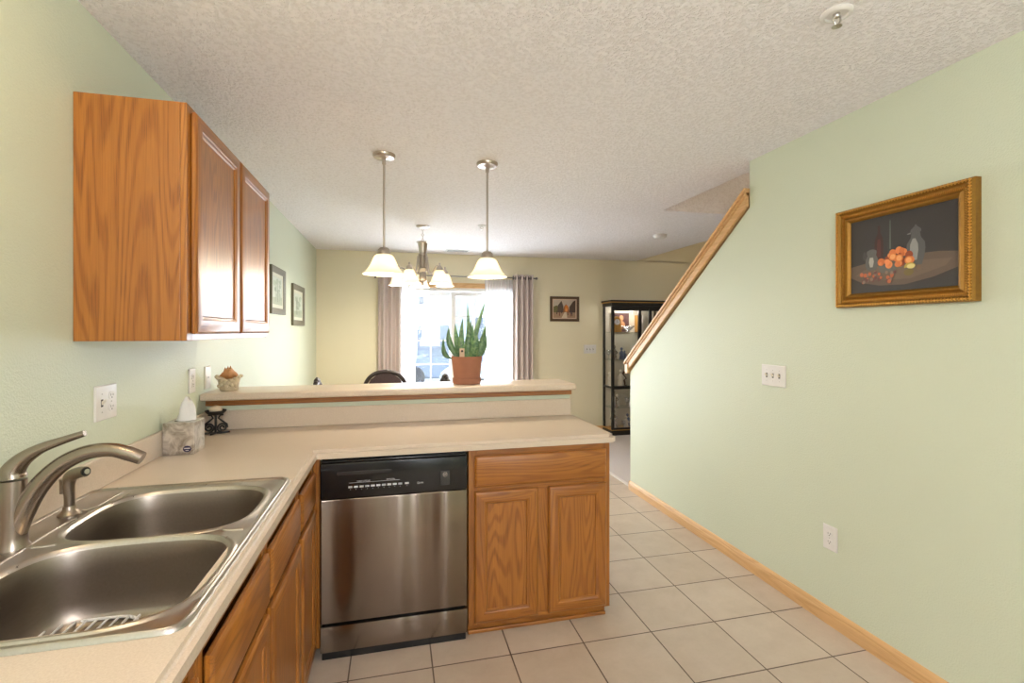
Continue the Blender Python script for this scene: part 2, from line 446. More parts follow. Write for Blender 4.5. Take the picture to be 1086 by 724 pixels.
# baseboards (profiled oak)
def baseboard(name, p0, p1, nrm, mat):
    p0, p1, nrm = Vector(p0), Vector(p1), Vector(nrm)
    prof = [(0, 0), (.013, 0), (.013, .052), (.010, .060), (.010, .066), (.005, .078), (0, .082)]
    q = MB(); q.loft([[tuple(p + nrm*a + Vector((0, 0, h))) for a, h in prof] for p in (p0, p1)]); return struct(name, q, mat)
baseboard('baseboard_right', (R, -2.6, 0), (R, 3.97, 0), (-1, 0, 0), M['trim_y'])
baseboard('baseboard_right_end', (R-.013, 3.97, 0), (R+.12, 3.97, 0), (0, 1, 0), M['trim_x'])
baseboard('baseboard_left', (L, 2.93, 0), (L, B, 0), (1, 0, 0), M['trim_y'])
baseboard('baseboard_back_left', (L+.014, B, 0), (DX0-.07, B, 0), (0, -1, 0), M['trim_x'])
baseboard('baseboard_back_right', (DX1+.07, B, 0), (5.0, B, .004), (0, -1, 0), M['trim_x'])
# sloping oak cap on the stair wall
def slopez(y): return 1.150 + (4.0 - y)*.7257
root = thing('stair_wall_cap', (2.12, 3.2, 1.7), 'sloping oak cap board along the top of the stair half wall', 'stair cap')
def slab(x0, x1, ya, yb, lo, hi, endv=False):
    q = MB(); pts = [(ya, slopez(ya)+lo), (yb, slopez(yb)+lo), (yb, slopez(yb)+hi), (ya, slopez(ya)+hi)]
    q.loft([[(x0, y, z) for y, z in pts], [(x1, y, z) for y, z in pts]])
    bmesh.ops.bevel(q.bm, geom=list(q.bm.edges), offset=.004, segments=2, affect='EDGES'); return q
obj('cap_board', slab(2.020, 2.215, 2.47, 4.03, -.005, .022), M['trim_y'], root)
obj('skirt_trim', slab(2.038, 2.060, 2.47, 3.97, -.088, -.005), M['trim_y'], root)
obj('bead', slab(2.030, 2.060, 2.47, 3.99, -.028, -.005), M['trim_y'], root)
m = MB(); m.box(2.030, 2.20, 3.971, 4.022, 1.045, slopez(4.0)-.020, .004); obj('end_trim', m, M['trim_z'], root)
# oak head casing over the patio door
m = MB(); m.box(DX0-.065, DX1+.065, B-.018, B, DZ-.005, DZ+.062, .005); m.box(DX0-.065, DX0, B-.018, B, 0, DZ-.005, .005); m.box(DX1, DX1+.065, B-.018, B, 0, DZ-.005, .005)
struct('trim_2', m, M['trim_x'])
# ------------------------------------------------------------------ patio door (two sliding panels with colonial grids)
m = MB(); frame_rect(m, DX0+.001, DX1-.001, .0, DZ-.001, B+.01, B+.15, .045); dr = struct('door_1', m, M['vinyl'])
def sash(x0, x1, y):
    q = MB(); frame_rect(q, x0, x1, .05, 1.95, y, y+.04, .062, .10); s_ = struct('door_sash', q, M['vinyl'], dr)
    g = MB(); g.box(x0+.055, x1-.055, y+.017, y+.023, .14, 1.895); obj('pane', g, M['glass'], s_)
    k = MB(); gx0, gx1, gz0, gz1 = x0+.062, x1-.062, .15, 1.888
    for i in (1, 2): xx = gx0+(gx1-gx0)*i/3; k.box(xx-.009, xx+.009, y+.006, y+.016, gz0, gz1)
    for zz in (.22, .535, .985, 1.30, 1.62): k.box(gx0, gx1, y+.007, y+.015, zz-.009, zz+.009)
    obj('muntin_grid', k, M['vinyl'], s_)
sash(-.095, .775, B+.085); sash(.725, 1.615, B+.030)
# ------------------------------------------------------------------ outside
m = MB(); m.box(-12, 22, 6.6, 60, -.5, -.25); g_ = struct('ground', m, M['grass'])
m = MB(); m.box(-1.2, 2.8, 6.58, 9.2, -.25, -.06, .02); struct('ground_patio', m, M['asphalt'])
m = MB(); m.box(.2, 6, 13.2, 17.9, -.25, -.24); struct('ground_driveway', m, M['asphalt'])
h = thing('neighbour_house', (0, 19, -.25), 'white sided house across the drive seen through patio door', 'house')
m = MB(); m.box(-7, 2.2, 18, 22, -.25, 5.6); obj('wall', m, M['siding'], h)
m = MB(); m.loft([[(-7.5, y, 5.55), (2.6, y, 5.55), (-2.4, y, 8.2)] for y in (17.6, 22.4)]); obj('roof', m, M['roof'], h)
q = MB(); frame_rect(q, .80, 1.10, 2.34, 2.95, 17.95, 18.0, .05); w_ = obj('window', q, M['vinyl'], h)
q = MB(); q.box(.85, 1.05, 17.975, 17.99, 2.39, 2.90); obj('pane', q, M['darkpane'], w_)
m = MB(); m.box(.80, 1.95, 17.95, 18.0, -.25, 1.66, .03)
for i in range(1, 4): m.box(.86, 1.89, 17.94, 17.955, -.2+i*.46-.42, -.2+i*.46-.04, .004)
obj('garage_door', m, M['garage'], h)
h2 = thing('blue_grey_house', (6, 24, -.25), 'pale blue sided house beyond the right door panel', 'house')
m = MB(); m.box(2.4, 12, 23, 30, -.25, 6.2); obj('wall', m, M['siding_b'], h2)
m = MB(); m.loft([[(2.0, y, 6.15), (12.4, y, 6.15), (7.2, y, 9)] for y in (22.6, 30.4)]); obj('roof', m, M['roof'], h2)
q = MB(); frame_rect(q, 3.6, 4.6, .9, 2.2, 22.95, 23.0, .07); w_ = obj('window', q, M['vinyl'], h2)
q = MB(); q.box(3.67, 4.53, 22.97, 22.99, .97, 2.13); obj('pane', q, M['darkpane'], w_)
def car(x, y, mat, label):
    r = thing('parked_car', (x, y, -.24), label, 'car')
    q = MB(); q.loft([[(x+a, y+s*.82, -.24+z) for a, z in ((-2.1, .25), (-2.15, .6), (-1.9, .8), (-1.0, .9), (1.4, .92), (2.05, .8), (2.1, .3))] for s in (-1, 1)])
    bmesh.ops.bevel(q.bm, geom=list(q.bm.edges), offset=.05, segments=2, affect='EDGES'); obj('body', q, mat, r, smooth=40)
    q = MB(); q.loft([[(x+a, y+s*k, -.24+z) for a, z, k in ((-1.05, .9, .76), (-.45, 1.38, .6), (.75, 1.4, .6), (1.4, .91, .76))] for s in (-1, 1)]); obj('cabin_glass', q, M['carglass'], r)
    for a in (-1.35, 1.3):
        for s in (-1, 1):
            q = MB(); q.lathe([(.12, -.1), (.31, -.1), (.32, 0), (.31, .1), (.12, .1)], (x+a, y+s*.76, -.24+.32), 18, ax=1); obj('wheel', q, M['tyre'], r, smooth=40)
car(1.9, 15.2, M['carblue'], 'dark blue car parked in front of the garage outside')
car(3.2, 11.2, M['cargrey'], 'silver car parked on the drive outside')

# ------------------------------------------------------------------ cabinets
OAKS = [M['oak_z'], M['oak_y'], M['oak_x']]
def rect_rings(q, x0, x1, w0, w1, prof, mi_v, mi_h):
    rings = [[(x0+i, w0+i, d), (x1-i, w0+i, d), (x1-i, w1-i, d), (x0+i, w1-i, d)] for i, d in prof]
    RR = [[q.v(p) for p in r] for r in rings]
    for a, b in zip(RR, RR[1:]):
        for i in range(4): q.face([a[i], a[(i+1) % 4], b[(i+1) % 4], b[i]], mi_h if i in (0, 2) else mi_v)
    return RR
def door_part(root, f, x0, x1, w0, w1, mats, name='door', rail=.055, t=.019):
    q = MB(f); RR = rect_rings(q, x0, x1, w0, w1, [(.004, 0), (0, .004), (0, t-.006), (.004, t-.002), (.009, t), (rail-.010, t), (rail-.006, t-.003), (rail, t-.004), (rail+.004, t-.009), (rail+.004, .004)], 0, 1)
    q.face(RR[0][::-1]); q.face(RR[-1])
    d = obj(name, q, mats, root, smooth=30)
    q = MB(f); i = rail+.0045; q.box(x0+i, x1-i, w0+i, w1-i, .0045, t-.0085); obj('panel', q, mats[0], d)
    return d
def drawer_part(root, f, x0, x1, w0, w1, mat, name='drawer', t=.019):
    q = MB(f); RR = rect_rings(q, x0, x1, w0, w1, [(.004, 0), (0, .004), (0, t-.007), (.005, t-.003), (.012, t)], 0, 0)
    q.face(RR[0][::-1]); q.face(RR[-1]); return obj(name, q, mat, root, smooth=30)
def fX(X): return lambda a, w, d: Vector((X+d, a, w))        # faces +X, a runs along Y
def fY(Y): return lambda a, w, d: Vector((a, Y-d, w))        # faces -Y, a runs along X
# --- base cabinets on the left run (front plane X = -.345)
XF = -.345
VY = [M['oak_z'], M['oak_y']]; VX = [M['oak_z'], M['oak_x']]
def base_left(label, y0, y1, drawers, doors, sinkcab=False):
    r = thing('base_cabinet', (-.62, (y0+y1)/2, 0), label, 'cabinet')
    q = MB(); q.box(-.925, XF-.02, y0, y0+.016, .05, .874); q.box(-.925, XF-.02, y1-.016, y1, .05, .874); q.box(-.925, XF-.02, y0+.016, y1-.016, .05, .07); q.box(-.925, -.915, y0+.016, y1-.016, .07, .874)
    obj('carcass', q, M['oak_z'], r)
    q = MB(); F = XF; b = .0015
    q.box(F-.0195, F, y0, y0+.032, .05, .874, b); q.box(F-.0195, F, y1-.032, y1, .05, .874, b)
    for z0, z1 in ((.835, .874), (.664, .694), (.05, .078)): q.box(F-.0195, F, y0+.032, y1-.032, z0, z1, b, mi=1)
    if len(doors) == 2: ym = (doors[0][1]+doors[1][0])/2; q.box(F-.0195, F, ym-.03, ym+.03, .078, .664, b)
    if len(drawers) == 2: ym = (drawers[0][1]+drawers[1][0])/2; q.box(F-.0195, F, ym-.03, ym+.03, .694, .835, b)
    obj('face_frame', q, VY, r)
    q = MB(); q.box(XF-.095, XF-.075, y0, y1, 0, .0495); obj('toe_kick', q, M['oak_y'], r)
    for a, c in drawers: drawer_part(r, fX(XF+.0005), a, c, .690, .826, M['oak_y'], 'drawer_front')
    for a, c in doors: door_part(r, fX(XF+.0005), a, c, .066, .662, VY)
base_left('oak base cabinet nearest the camera under the left counter', .50, .967, [(.525, .943)], [(.525, .943)])
base_left('oak sink base cabinet with two drawer fronts and two doors', .970, 1.884, [(1.000, 1.424), (1.452, 1.856)], [(1.000, 1.424), (1.452, 1.868)])
base_left('narrow oak base cabinet in the inner corner beside dishwasher', 1.887, 2.228, [(1.905, 2.196)], [(1.905, 2.205)])
# --- peninsula cabinet (front plane Y = 2.235)
YF = 2.235
r = thing('base_cabinet', (.69, 2.5, 0), 'oak base cabinet with wide drawer over two doors right of dishwasher', 'cabinet')
q = MB(); q.box(.334, .350, YF+.02, 2.795, .05, .874); q.box(1.030, 1.046, YF+.02, 2.795, .05, .874); q.box(.35, 1.03, YF+.02, 2.795, .05, .07); q.box(.35, 1.03, 2.785, 2.795, .07, .874); obj('carcass', q, M['oak_z'], r)
q = MB(); b = .0015; y0, y1 = YF, YF+.0195
q.box(.334, .374, y0, y1, .05, .874, b); q.box(1.010, 1.046, y0, y1, .05, .874, b); q.box(.660, .730, y0, y1, .075, .665, b)
for z0, z1 in ((.838, .874), (.665, .705), (.05, .075)): q.box(.374, 1.010, y0, y1, z0, z1, b, mi=1)
obj('face_frame', q, VX, r)
q = MB(); q.box(.334, 1.030, 2.262, 2.282, 0, .0495); q.box(1.012, 1.030, 2.282, 2.795, 0, .0495); q.box(.334, 1.032, 2.250, 2.262, 0, .018, .004); obj('toe_kick', q, M['oak_x'], r)
drawer_part(r, fY(YF-.0005), .362, 1.022, .698, .842, M['oak_x'], 'drawer_front')
door_part(r, fY(YF-.0005), .362, .668, .066, .676, VX); door_part(r, fY(YF-.0005), .722, 1.022, .066, .676, VX)
q = MB(); q.box(-.3445, -.316, YF-.004, YF+.02, .05, .874, .002); tag(obj('filler_strip', q, M['oak_z'], base=(-.33, YF, .05)), 'narrow oak filler strip between corner cabinet and dishwasher', 'filler strip')
# --- upper cabinet
UY0, UY1, UX, UZ0, UZ1 = 1.729, 2.700, -.640, 1.395, 2.150
r = thing('wall_cabinet', (-.79, 2.2, UZ0), 'honey oak wall cabinet with two doors hung on the left wall', 'cabinet')
q = MB(); q.box(L+.001, UX-.0195, UY0, UY0+.016, UZ0, UZ1, .001); q.box(L+.001, UX-.0195, UY1-.016, UY1, UZ0, UZ1, .001)
q.box(L+.001, UX-.0195, UY0+.016, UY1-.016, UZ1-.016, UZ1); q.box(L+.001, L+.01, UY0+.016, UY1-.016, UZ0+.02, UZ1-.016); obj('carcass', q, M['oak_z'], r)
q = MB(); q.box(L+.011, UX-.0195, UY0+.0165, UY1-.0165, UZ0+.018, UZ0+.034); obj('bottom_board', q, plain('pale_cabinet_bottom', lin(214, 196, 170), .5), r)
q = MB(); F = UX
q.box(F-.019, F, UY0, UY0+.036, UZ0, UZ1, .0015); q.box(F-.019, F, UY1-.036, UY1, UZ0, UZ1, .0015); q.box(F-.019, F, 2.195, 2.245, UZ0+.036, UZ1-.036, .0015)
for z0, z1 in ((UZ0, UZ0+.036), (UZ1-.036, UZ1)): q.box(F-.019, F, UY0+.036, UY1-.036, z0, z1, .0015, mi=1)
obj('face_frame', q, VY, r)
door_part(r, fX(UX+.0005), 1.757, 2.208, UZ0+.022, UZ1-.018, VY); door_part(r, fX(UX+.0005), 2.232, 2.690, UZ0+.022, UZ1-.018, VY)

# ------------------------------------------------------------------ dishwasher
r = thing('dishwasher', (0, 2.5, 0), 'stainless steel dishwasher with black control panel built into peninsula', 'dishwasher')
x0, x1 = -.313, .326
q = MB(); q.box(x0+.005, x1-.005, 2.245, 2.79, .09, .866); obj('tub', q, M['black'], r)
q = MB(); q.box(x0, x1, 2.212, 2.244, .698, .853, .006, 3); q.box(x0+.002, x1-.002, 2.218, 2.244, .8535, .862, .003); cp = obj('control_panel', q, M['black'], r, smooth=30)
q = MB(); q.box(x0, x1, 2.214, 2.244, .158, .6965, .007, 3); obj('door_panel', q, M['steel'], r, smooth=30)
q = MB(); q.box(x0, x1, 2.216, 2.244, .034, .1455, .004, 2); obj('access_panel', q, M['steel'], r, smooth=30)
q = MB(); q.box(x0+.006, x1-.006, 2.224, 2.25, 0, .0335, .002); obj('kick_plate', q, M['black'], r)
q = MB(); q.box(x0+.07, x0+.30, 2.2085, 2.2118, .800, .815, .0015); q.box(x0+.255, x0+.275, 2.207, 2.2118, .803, .812, .001); obj('latch_handle', q, plain('glossy_black_grip', (.02, .02, .022), .12), cp)
for i in range(11):
    q = MB(); xx = x0+.125+i*.0235+(.006 if i == 10 else 0); q.box(xx-.0085, xx+.0085, 2.2105, 2.2118, .742, .7505, .0006); obj('button', q, M['print'] if i % 3 else plain('pale_button', (.42, .42, .45), .4), cp)
    q = MB(); q.box(xx-.001, xx+.001, 2.2108, 2.2118, .734, .736); obj('indicator', q, M['print'], cp)
q = MB(); q.box(x0+.120, x0+.335, 2.2112, 2.2118, .7635, .7645); obj('legend_line', q, M['print'], cp)
RX = (PI/2, 0, 0)
text('legend', 'WASH CYCLES', .0085, (x0+.18, 2.2116, .769), RX, M['print'], cp)
text('legend', 'OPTIONS', .0085, (x0+.295, 2.2116, .769), RX, M['print'], cp)
text('legend', 'Quiet', .012, (x0+.425, 2.2116, .744), RX, M['print'], cp)
q = MB(); q.box(x0+.515, x0+.557, 2.2100, 2.2118, .725, .790, .001); bd = obj('badge', q, plain('dark_badge_plate', (.03, .03, .03), .3), cp)
q = MB(); q.torus((x0+.536, 2.2096, .773), .0095, .0011, 1, 24, 6); obj('badge_ring', q, M['silver'], bd)
text('badge_letters', 'GE', .0115, (x0+.536, 2.2096, .773), RX, M['silver'], bd)

# ------------------------------------------------------------------ counters
CT, CB = .914, .8755
def ogrid(q, xs, ys, inside, z0, z1):
    vt, vb = {}, {}
    def g(d, i, j, z):
        if (i, j) not in d: d[(i, j)] = q.v((xs[i], ys[j], z))
        return d[(i, j)]
    cells = {(i, j) for i in range(len(xs)-1) for j in range(len(ys)-1) if inside((xs[i]+xs[i+1])/2, (ys[j]+ys[j+1])/2)}
    for i, j in cells:
        ks = ((i, j), (i+1, j), (i+1, j+1), (i, j+1))
        q.face([g(vt, a, c, z1) for a, c in ks]); q.face([g(vb, a, c, z0) for a, c in ks][::-1])
        for (di, dj), (e0, e1) in {(0, -1): (0, 1), (1, 0): (1, 2), (0, 1): (2, 3), (-1, 0): (3, 0)}.items():
            if (i+di, j+dj) not in cells: q.face([g(vb, *ks[e0], z0), g(vb, *ks[e1], z0), g(vt, *ks[e1], z1), g(vt, *ks[e0], z1)])
XE, YE, XR, YBK = -.325, 2.204, 1.070, 2.786
r = thing('countertop', (0, 2.2, CB), 'L shaped beige laminate countertop over the base cabinets and dishwasher', 'countertop')
q = MB(); ogrid(q, [L+.0005, -.900, -.385, XE, XR-.03, XR], [.50, .975, 1.775, YE, YE+.03, YBK], lambda x, y: (x < XE or y > YE) and not (-.90 < x < -.385 and .975 < y < 1.775), CB, CT)
q.bm.verts.ensure_lookup_table()
ve = [e for e in q.bm.edges if all(abs(v.co.x-XR) < 1e-5 and abs(v.co.y-YE) < 1e-5 for v in e.verts)]
bmesh.ops.bevel(q.bm, geom=ve, offset=.018, segments=4, affect='EDGES')
def front(v): return (abs(v.co.x-XE) < 1e-5 and v.co.y < YE+1e-4) or (v.co.y < YE+.0185 and v.co.x > XE-1e-4) or v.co.x > XR-1e-4
te = [e for e in q.bm.edges if all(front(v) for v in e.verts) and abs(e.verts[0].co.z-e.verts[1].co.z) < 1e-5 and any(abs(f.normal.z) < .5 or True for f in e.link_faces) and any(abs(sum((v.co.z for v in f.verts))/len(f.verts)-(CB+CT)/2) < .01 for f in e.link_faces)]
bmesh.ops.bevel(q.bm, geom=[e for e in te if e.verts[0].co.z > .9], offset=.015, segments=5, affect='EDGES')
top = obj('worktop', q, M['laminate'], r, smooth=35)
q = MB(); q.box(L+.0005, L+.016, .50, YBK-.0005, CT+.0003, 1.014, .003); obj('backsplash', q, M['laminate'], r)
q = MB(); q.box(L+.0165, 1.048, YBK-.0005, 2.7995, CT+.0003, 1.014, .003); obj('backsplash', q, M['laminate'], r)
q = MB(); q.tube([(-.3455+.0012*math.sin(i*1.7), .945+i*.0213, .9148) for i in range(41)], [.0018+.0009*math.sin(i*2.3) for i in range(41)], 6); obj('caulk_line', q, M['white'], r, smooth=60)
r = thing('bar_counter', (0, 2.85, 1.078), 'raised beige laminate bar ledge with oak moulding above the peninsula', 'bar counter')
q = MB(); q.box(L+.0005, 1.050, 2.694, 3.010, 1.0765, 1.113, .010, 4); obj('bar_top', q, M['laminate'], r, smooth=35)
q = MB(); q.box(L+.0005, 1.050, 2.776, 2.7995, 1.040, 1.076, .004); obj('moulding', q, M['oak_x'], r)
q = MB(); q.box(L+.0005, 1.050, 2.9205, 2.94, 1.040, 1.076, .004); obj('moulding', q, M['oak_x'], r)

# ------------------------------------------------------------------ sink
def superloop(cx, cy, a, b, n=44, p=3.4, z=0):
    out = []
    for i in range(n):
        t = 2*PI*i/n; c, s = math.cos(t), math.sin(t)
        out.append((cx+a*math.copysign(abs(c)**(2/p), c), cy+b*math.copysign(abs(s)**(2/p), s), z))
    return out
r = thing('kitchen_sink', (-.64, 1.37, .914), 'stainless steel double bowl sink set into the left counter', 'sink')
bowls = [(-.604, 1.556, .212, .186), (-.586, 1.156, .212, .192)]
SZ = .9175
q = MB()
outer = superloop(-.642, 1.370, .282, .430, 72, 22, SZ)
def ring_edges(q, pts):
    vs = [q.v(p) for p in pts]; return [q.bm.edges.new((vs[i], vs[(i+1) % len(vs)])) for i in range(len(vs))]
es = ring_edges(q, outer)
for cx, cy, a, b in bowls: es += ring_edges(q, superloop(cx, cy, a+.020, b+.014, 44, 3.4, SZ))
bmesh.ops.triangle_fill(q.bm, edges=es, use_beauty=True)
# rolled outer rim down to the counter, raised bead around it
oo = lambda d, z: superloop(-.642, 1.370, .282+d, .430+d, 72, 22, z)
q.loft([oo(0, SZ), oo(.004, SZ+.005), oo(.008, SZ+.006), oo(.012, SZ+.003), oo(.014, .9145)], False, False)
for cx, cy, a, b in bowls:
    lp = lambda d, z: superloop(cx, cy, a+d, b+d*.7, 44, 3.4, z)
    q.loft([lp(.020, SZ), lp(.015, SZ+.004), lp(.009, SZ+.0045), lp(.004, SZ+.001), lp(0, SZ-.006)], False, False)
obj('deck', q, M['steel_h'], r, smooth=40, weld=True)
for cx, cy, a, b in bowls:
    q = MB(); prof = [(1, SZ-.006), (.985, .90), (.965, .86), (.945, .80), (.92, .765), (.86, .748), (.70, .742), (.4, .739), (.11, .737)]
    q.loft([superloop(cx, cy, a*k, b*k, 44, 3.4 if k > .5 else 2.2, z) for k, z in prof], False, False)
    bw = obj('bowl', q, M['bowl'], r, smooth=50)
    q = MB(); q.lathe([(.050, .742), (.046, .7435), (.040, .741), (.036, .736), (.004, .735)], (cx, cy, 0), 28, False, True); obj('drain', q, M['silver'], bw, smooth=40)
# raised deck creases behind the bowls
for pts in ([(-.838, .96, SZ), (-.838, 1.34, SZ), (-.842, 1.37, SZ), (-.846, 1.45, SZ), (-.846, 1.53, SZ), (-.838, 1.55, SZ)], [(-.90, 1.62, SZ), (-.846, 1.62, SZ), (-.838, 1.64, SZ), (-.835, 1.77, SZ)]):
    q = MB(); q.tube(pts, .0035, 8); obj('deck_crease', q, M['steel_h'], r, smooth=60)
for sx in (-1, 1):
    q = MB(); q.tube([(-.604+sx*.18, 1.372, SZ), (-.604+sx*.205, 1.366, SZ), (-.604+sx*.225, 1.366, SZ)], .004, 8); obj('deck_crease', q, M['steel_h'], r, smooth=60)
# wire rack in the near bowl
q = MB(); zz = .756
loop = superloop(-.67, 1.165, .105, .155, 40, 4, zz)
q.tube(loop+[loop[0]], .0035, 8)
for i in range(9):
    xx = -.755+i*.0215; q.tube([(xx, 1.02, zz+.003), (xx, 1.31, zz+.003)], .0028, 6)
for sx in (-.75, -.59):
    for sy in (1.04, 1.29): q.tube([(sx, sy, zz), (sx, sy, .744)], .003, 6)
tag(obj('sink_rack', q, M['wire'], base=(-.67, 1.165, .745), smooth=60), 'white coated wire rack on the bottom of the nearer sink bowl', 'sink rack')
# faucet and sprayer
FX, FY, FZ = -.868, 1.374, SZ
r = thing('faucet', (FX, FY, FZ), 'brushed nickel single lever faucet behind the sink bowls', 'faucet')
q = MB(); q.lathe([(.031, FZ), (.031, FZ+.004), (.027, FZ+.010), (.0255, FZ+.03), (.0245, 1.02), (.0245, 1.078)], (FX, FY, 0), 32); obj('body', q, M['tapn'], r, smooth=40)
def smoothpath(pts, n=6):
    P = [Vector(p) for p in pts]; out = []
    for i in range(len(P)-1):
        p0, p1, p2, p3 = P[max(i-1, 0)], P[i], P[i+1], P[min(i+2, len(P)-1)]
        for k in range(n):
            t = k/n; out.append(.5*((2*p1)+(p2-p0)*t+(2*p0-5*p1+4*p2-p3)*t*t+(3*p1-p0-3*p2+p3)*t**3))
    out.append(P[-1]); return out
def interp(vals, m):
    out = []
    for i in range(m):
        t = i/(m-1)*(len(vals)-1); k = min(int(t), len(vals)-2); out.append(vals[k]+(vals[k+1]-vals[k])*(t-k))
    return out
sp = smoothpath([(FX+.006, FY, .950), (FX+.022, FY, 1.003), (FX+.052, FY, 1.062), (FX+.095, FY, 1.108), (FX+.145, FY, 1.133), (FX+.195, FY, 1.137), (FX+.232, FY, 1.126), (FX+.262, FY, 1.112)])
q = MB(); q.tube(sp, interp([.019, .0215, .021, .019, .0175, .0165, .0170, .0155], len(sp)), 20, up=(0, 1, 0)); obj('spout', q, M['nickel_x'], r, smooth=50)
hp = smoothpath([(FX, FY, 1.082), (FX, FY, 1.100), (FX+.020, FY, 1.126), (FX+.055, FY, 1.149), (FX+.100, FY, 1.166), (FX+.142, FY, 1.180)])
q = MB(); q.tube(hp, interp([.0248, .0235, .0175, .0120, .0090, .0075], len(hp)), 20, up=(0, 1, 0)); obj('lever_handle', q, M['nickel_x'], r, smooth=50)
SX, SY = -.875, 1.588
r = thing('side_sprayer', (SX, SY, FZ), 'brushed nickel side sprayer standing beside the faucet', 'sprayer')
q = MB(); q.lathe([(.026, FZ), (.026, FZ+.004), (.020, FZ+.010), (.0155, FZ+.016), (.014, FZ+.026)], (SX, SY, 0), 28); obj('base', q, M['tapn'], r, smooth=40)
wp = smoothpath([(SX, SY, FZ+.026), (SX, SY, FZ+.055), (SX-.001, SY, FZ+.085), (SX+.004, SY-.002, FZ+.106), (SX+.024, SY-.008, FZ+.117), (SX+.046, SY-.016, FZ+.121)])
q = MB(); q.tube(wp, interp([.0125, .0125, .0145, .0165, .0155, .0145], len(wp)), 18); wd = obj('wand', q, M['tapn'], r, smooth=50)
e = wp[-1]; d = (wp[-1]-wp[-2]).normalized()
q = MB(); q.tube([e+d*.0002, e+d*.004], [.012, .0115], 18); obj('nozzle', q, M['slot'], wd)
q = MB(); q.tube([e+d*.0042, e+d*.0055], [.008, .0075], 14); obj('nozzle_face', q, M['silver'], wd)
q = MB(); q.tube([(SX-.018, SY, FZ+.060), (SX-.017, SY, FZ+.100)], [.005, .007], 10); obj('trigger', q, M['tapn'], wd)

# ------------------------------------------------------------------ wall plates
def plate(name, label, cat, f, w, h, cx, cz, items, mat='white', group=None):
    ctr = f(cx, cz, 0); r = thing(name, ctr, label, cat, group)
    q = MB(f); R_ = rect_rings(q, cx-w/2, cx+w/2, cz-h/2, cz+h/2, [(0, .0005), (0, .003), (.003, .006), (.006, .0065)], 0, 0); q.face(R_[0][::-1]); q.face(R_[-1]); obj('cover_plate', q, M[mat], r, smooth=30)
    for kind, ox in items:
        x = cx+ox
        if kind == 'outlet':
            for s in (-1, 1):
                q = MB(f); zc = cz+s*.0195
                pts = [(x+.0165*math.copysign(abs(math.cos(t))**.6, math.cos(t)), zc+.0135*math.copysign(abs(math.sin(t))**.8, math.sin(t))) for t in [2*PI*i/24 for i in range(24)]]
                q.loft([[(a, c, .006) for a, c in pts], [(a, c, .0085) for a, c in pts]]); so = obj('socket', q, M[mat], r, smooth=30)
                q = MB(f)
                q.box(x-.0075, x-.0055, zc-.001, zc+.007, .0085, .0088); q.box(x+.0055, x+.0075, zc-.001, zc+.006, .0085, .0088); q.box(x-.0022, x+.0022, zc-.0085, zc-.0045, .0085, .0088); obj('slots', q, M['slot'], so)
            q = MB(f); q.box(x-.002, x+.002, cz-.002, cz+.002, .0063, .0080, .0006); obj('screw', q, M['screw'], r)
        elif kind == 'toggle':
            q = MB(f); q.box(x-.006, x+.006, cz-.0125, cz+.0125, .0062, .0070); sl = obj('toggle_slot', q, M['slot'], r)
            q = MB(f); q.loft([[(x-.004, cz-.006, .007), (x+.004, cz-.006, .007), (x+.004, cz+.006, .007), (x-.004, cz+.006, .007)], [(x-.0035, cz+.006, .018), (x+.0035, cz+.006, .018), (x+.0035, cz+.013, .017), (x-.0035, cz+.013, .017)]]); obj('toggle', q, M['ivory'], sl)
            for s in (-1, 1):
                q = MB(f); q.box(x-.002, x+.002, cz+s*.030-.002, cz+s*.030+.002, .0063, .0078, .0006); obj('screw', q, M['screw'], r)
        elif kind == 'jack':
            q = MB(f); q.box(x-.003, x+.003, cz-.003, cz+.003, .0062, .0075); obj('jack', q, M['slot'], r)
    return r
fR = lambda a, w, d: Vector((R-d, a, w)); fL = lambda a, w, d: Vector((L+d, a, w)); fB = lambda a, w, d: Vector((a, B-d, w))
plate('switch_outlet_plate', 'white combined switch and double outlet plate on left wall above faucet', 'outlet', fL, .124, .116, 1.895, 1.188, [('toggle', -.028), ('outlet', .026)])
plate('wall_outlet', 'white outlet plate on the left wall just before the bar ledge', 'outlet', fL, .074, .116, 2.604, 1.188, [('outlet', 0)])
plate('wall_plate', 'ivory wall plate behind the shell basket on the bar', 'wall plate', fL, .078, .116, 2.802, 1.187, [('jack', 0)], 'ivory')
plate('light_switch', 'white triple toggle switch plate on the right wall below painting', 'light switch', fR, .176, .118, 2.278, 1.177, [('toggle', -.046), ('toggle', 0), ('toggle', .046)])
plate('wall_outlet', 'white outlet low on the right wall above oak baseboard', 'outlet', fR, .078, .118, 1.916, .421, [('outlet', 0)])
plate('light_switch', 'white triple switch plate on back wall beside the display cabinet', 'light switch', fB, .185, .122, 2.685, 1.172, [('toggle', -.046), ('toggle', 0), ('toggle', .046)])

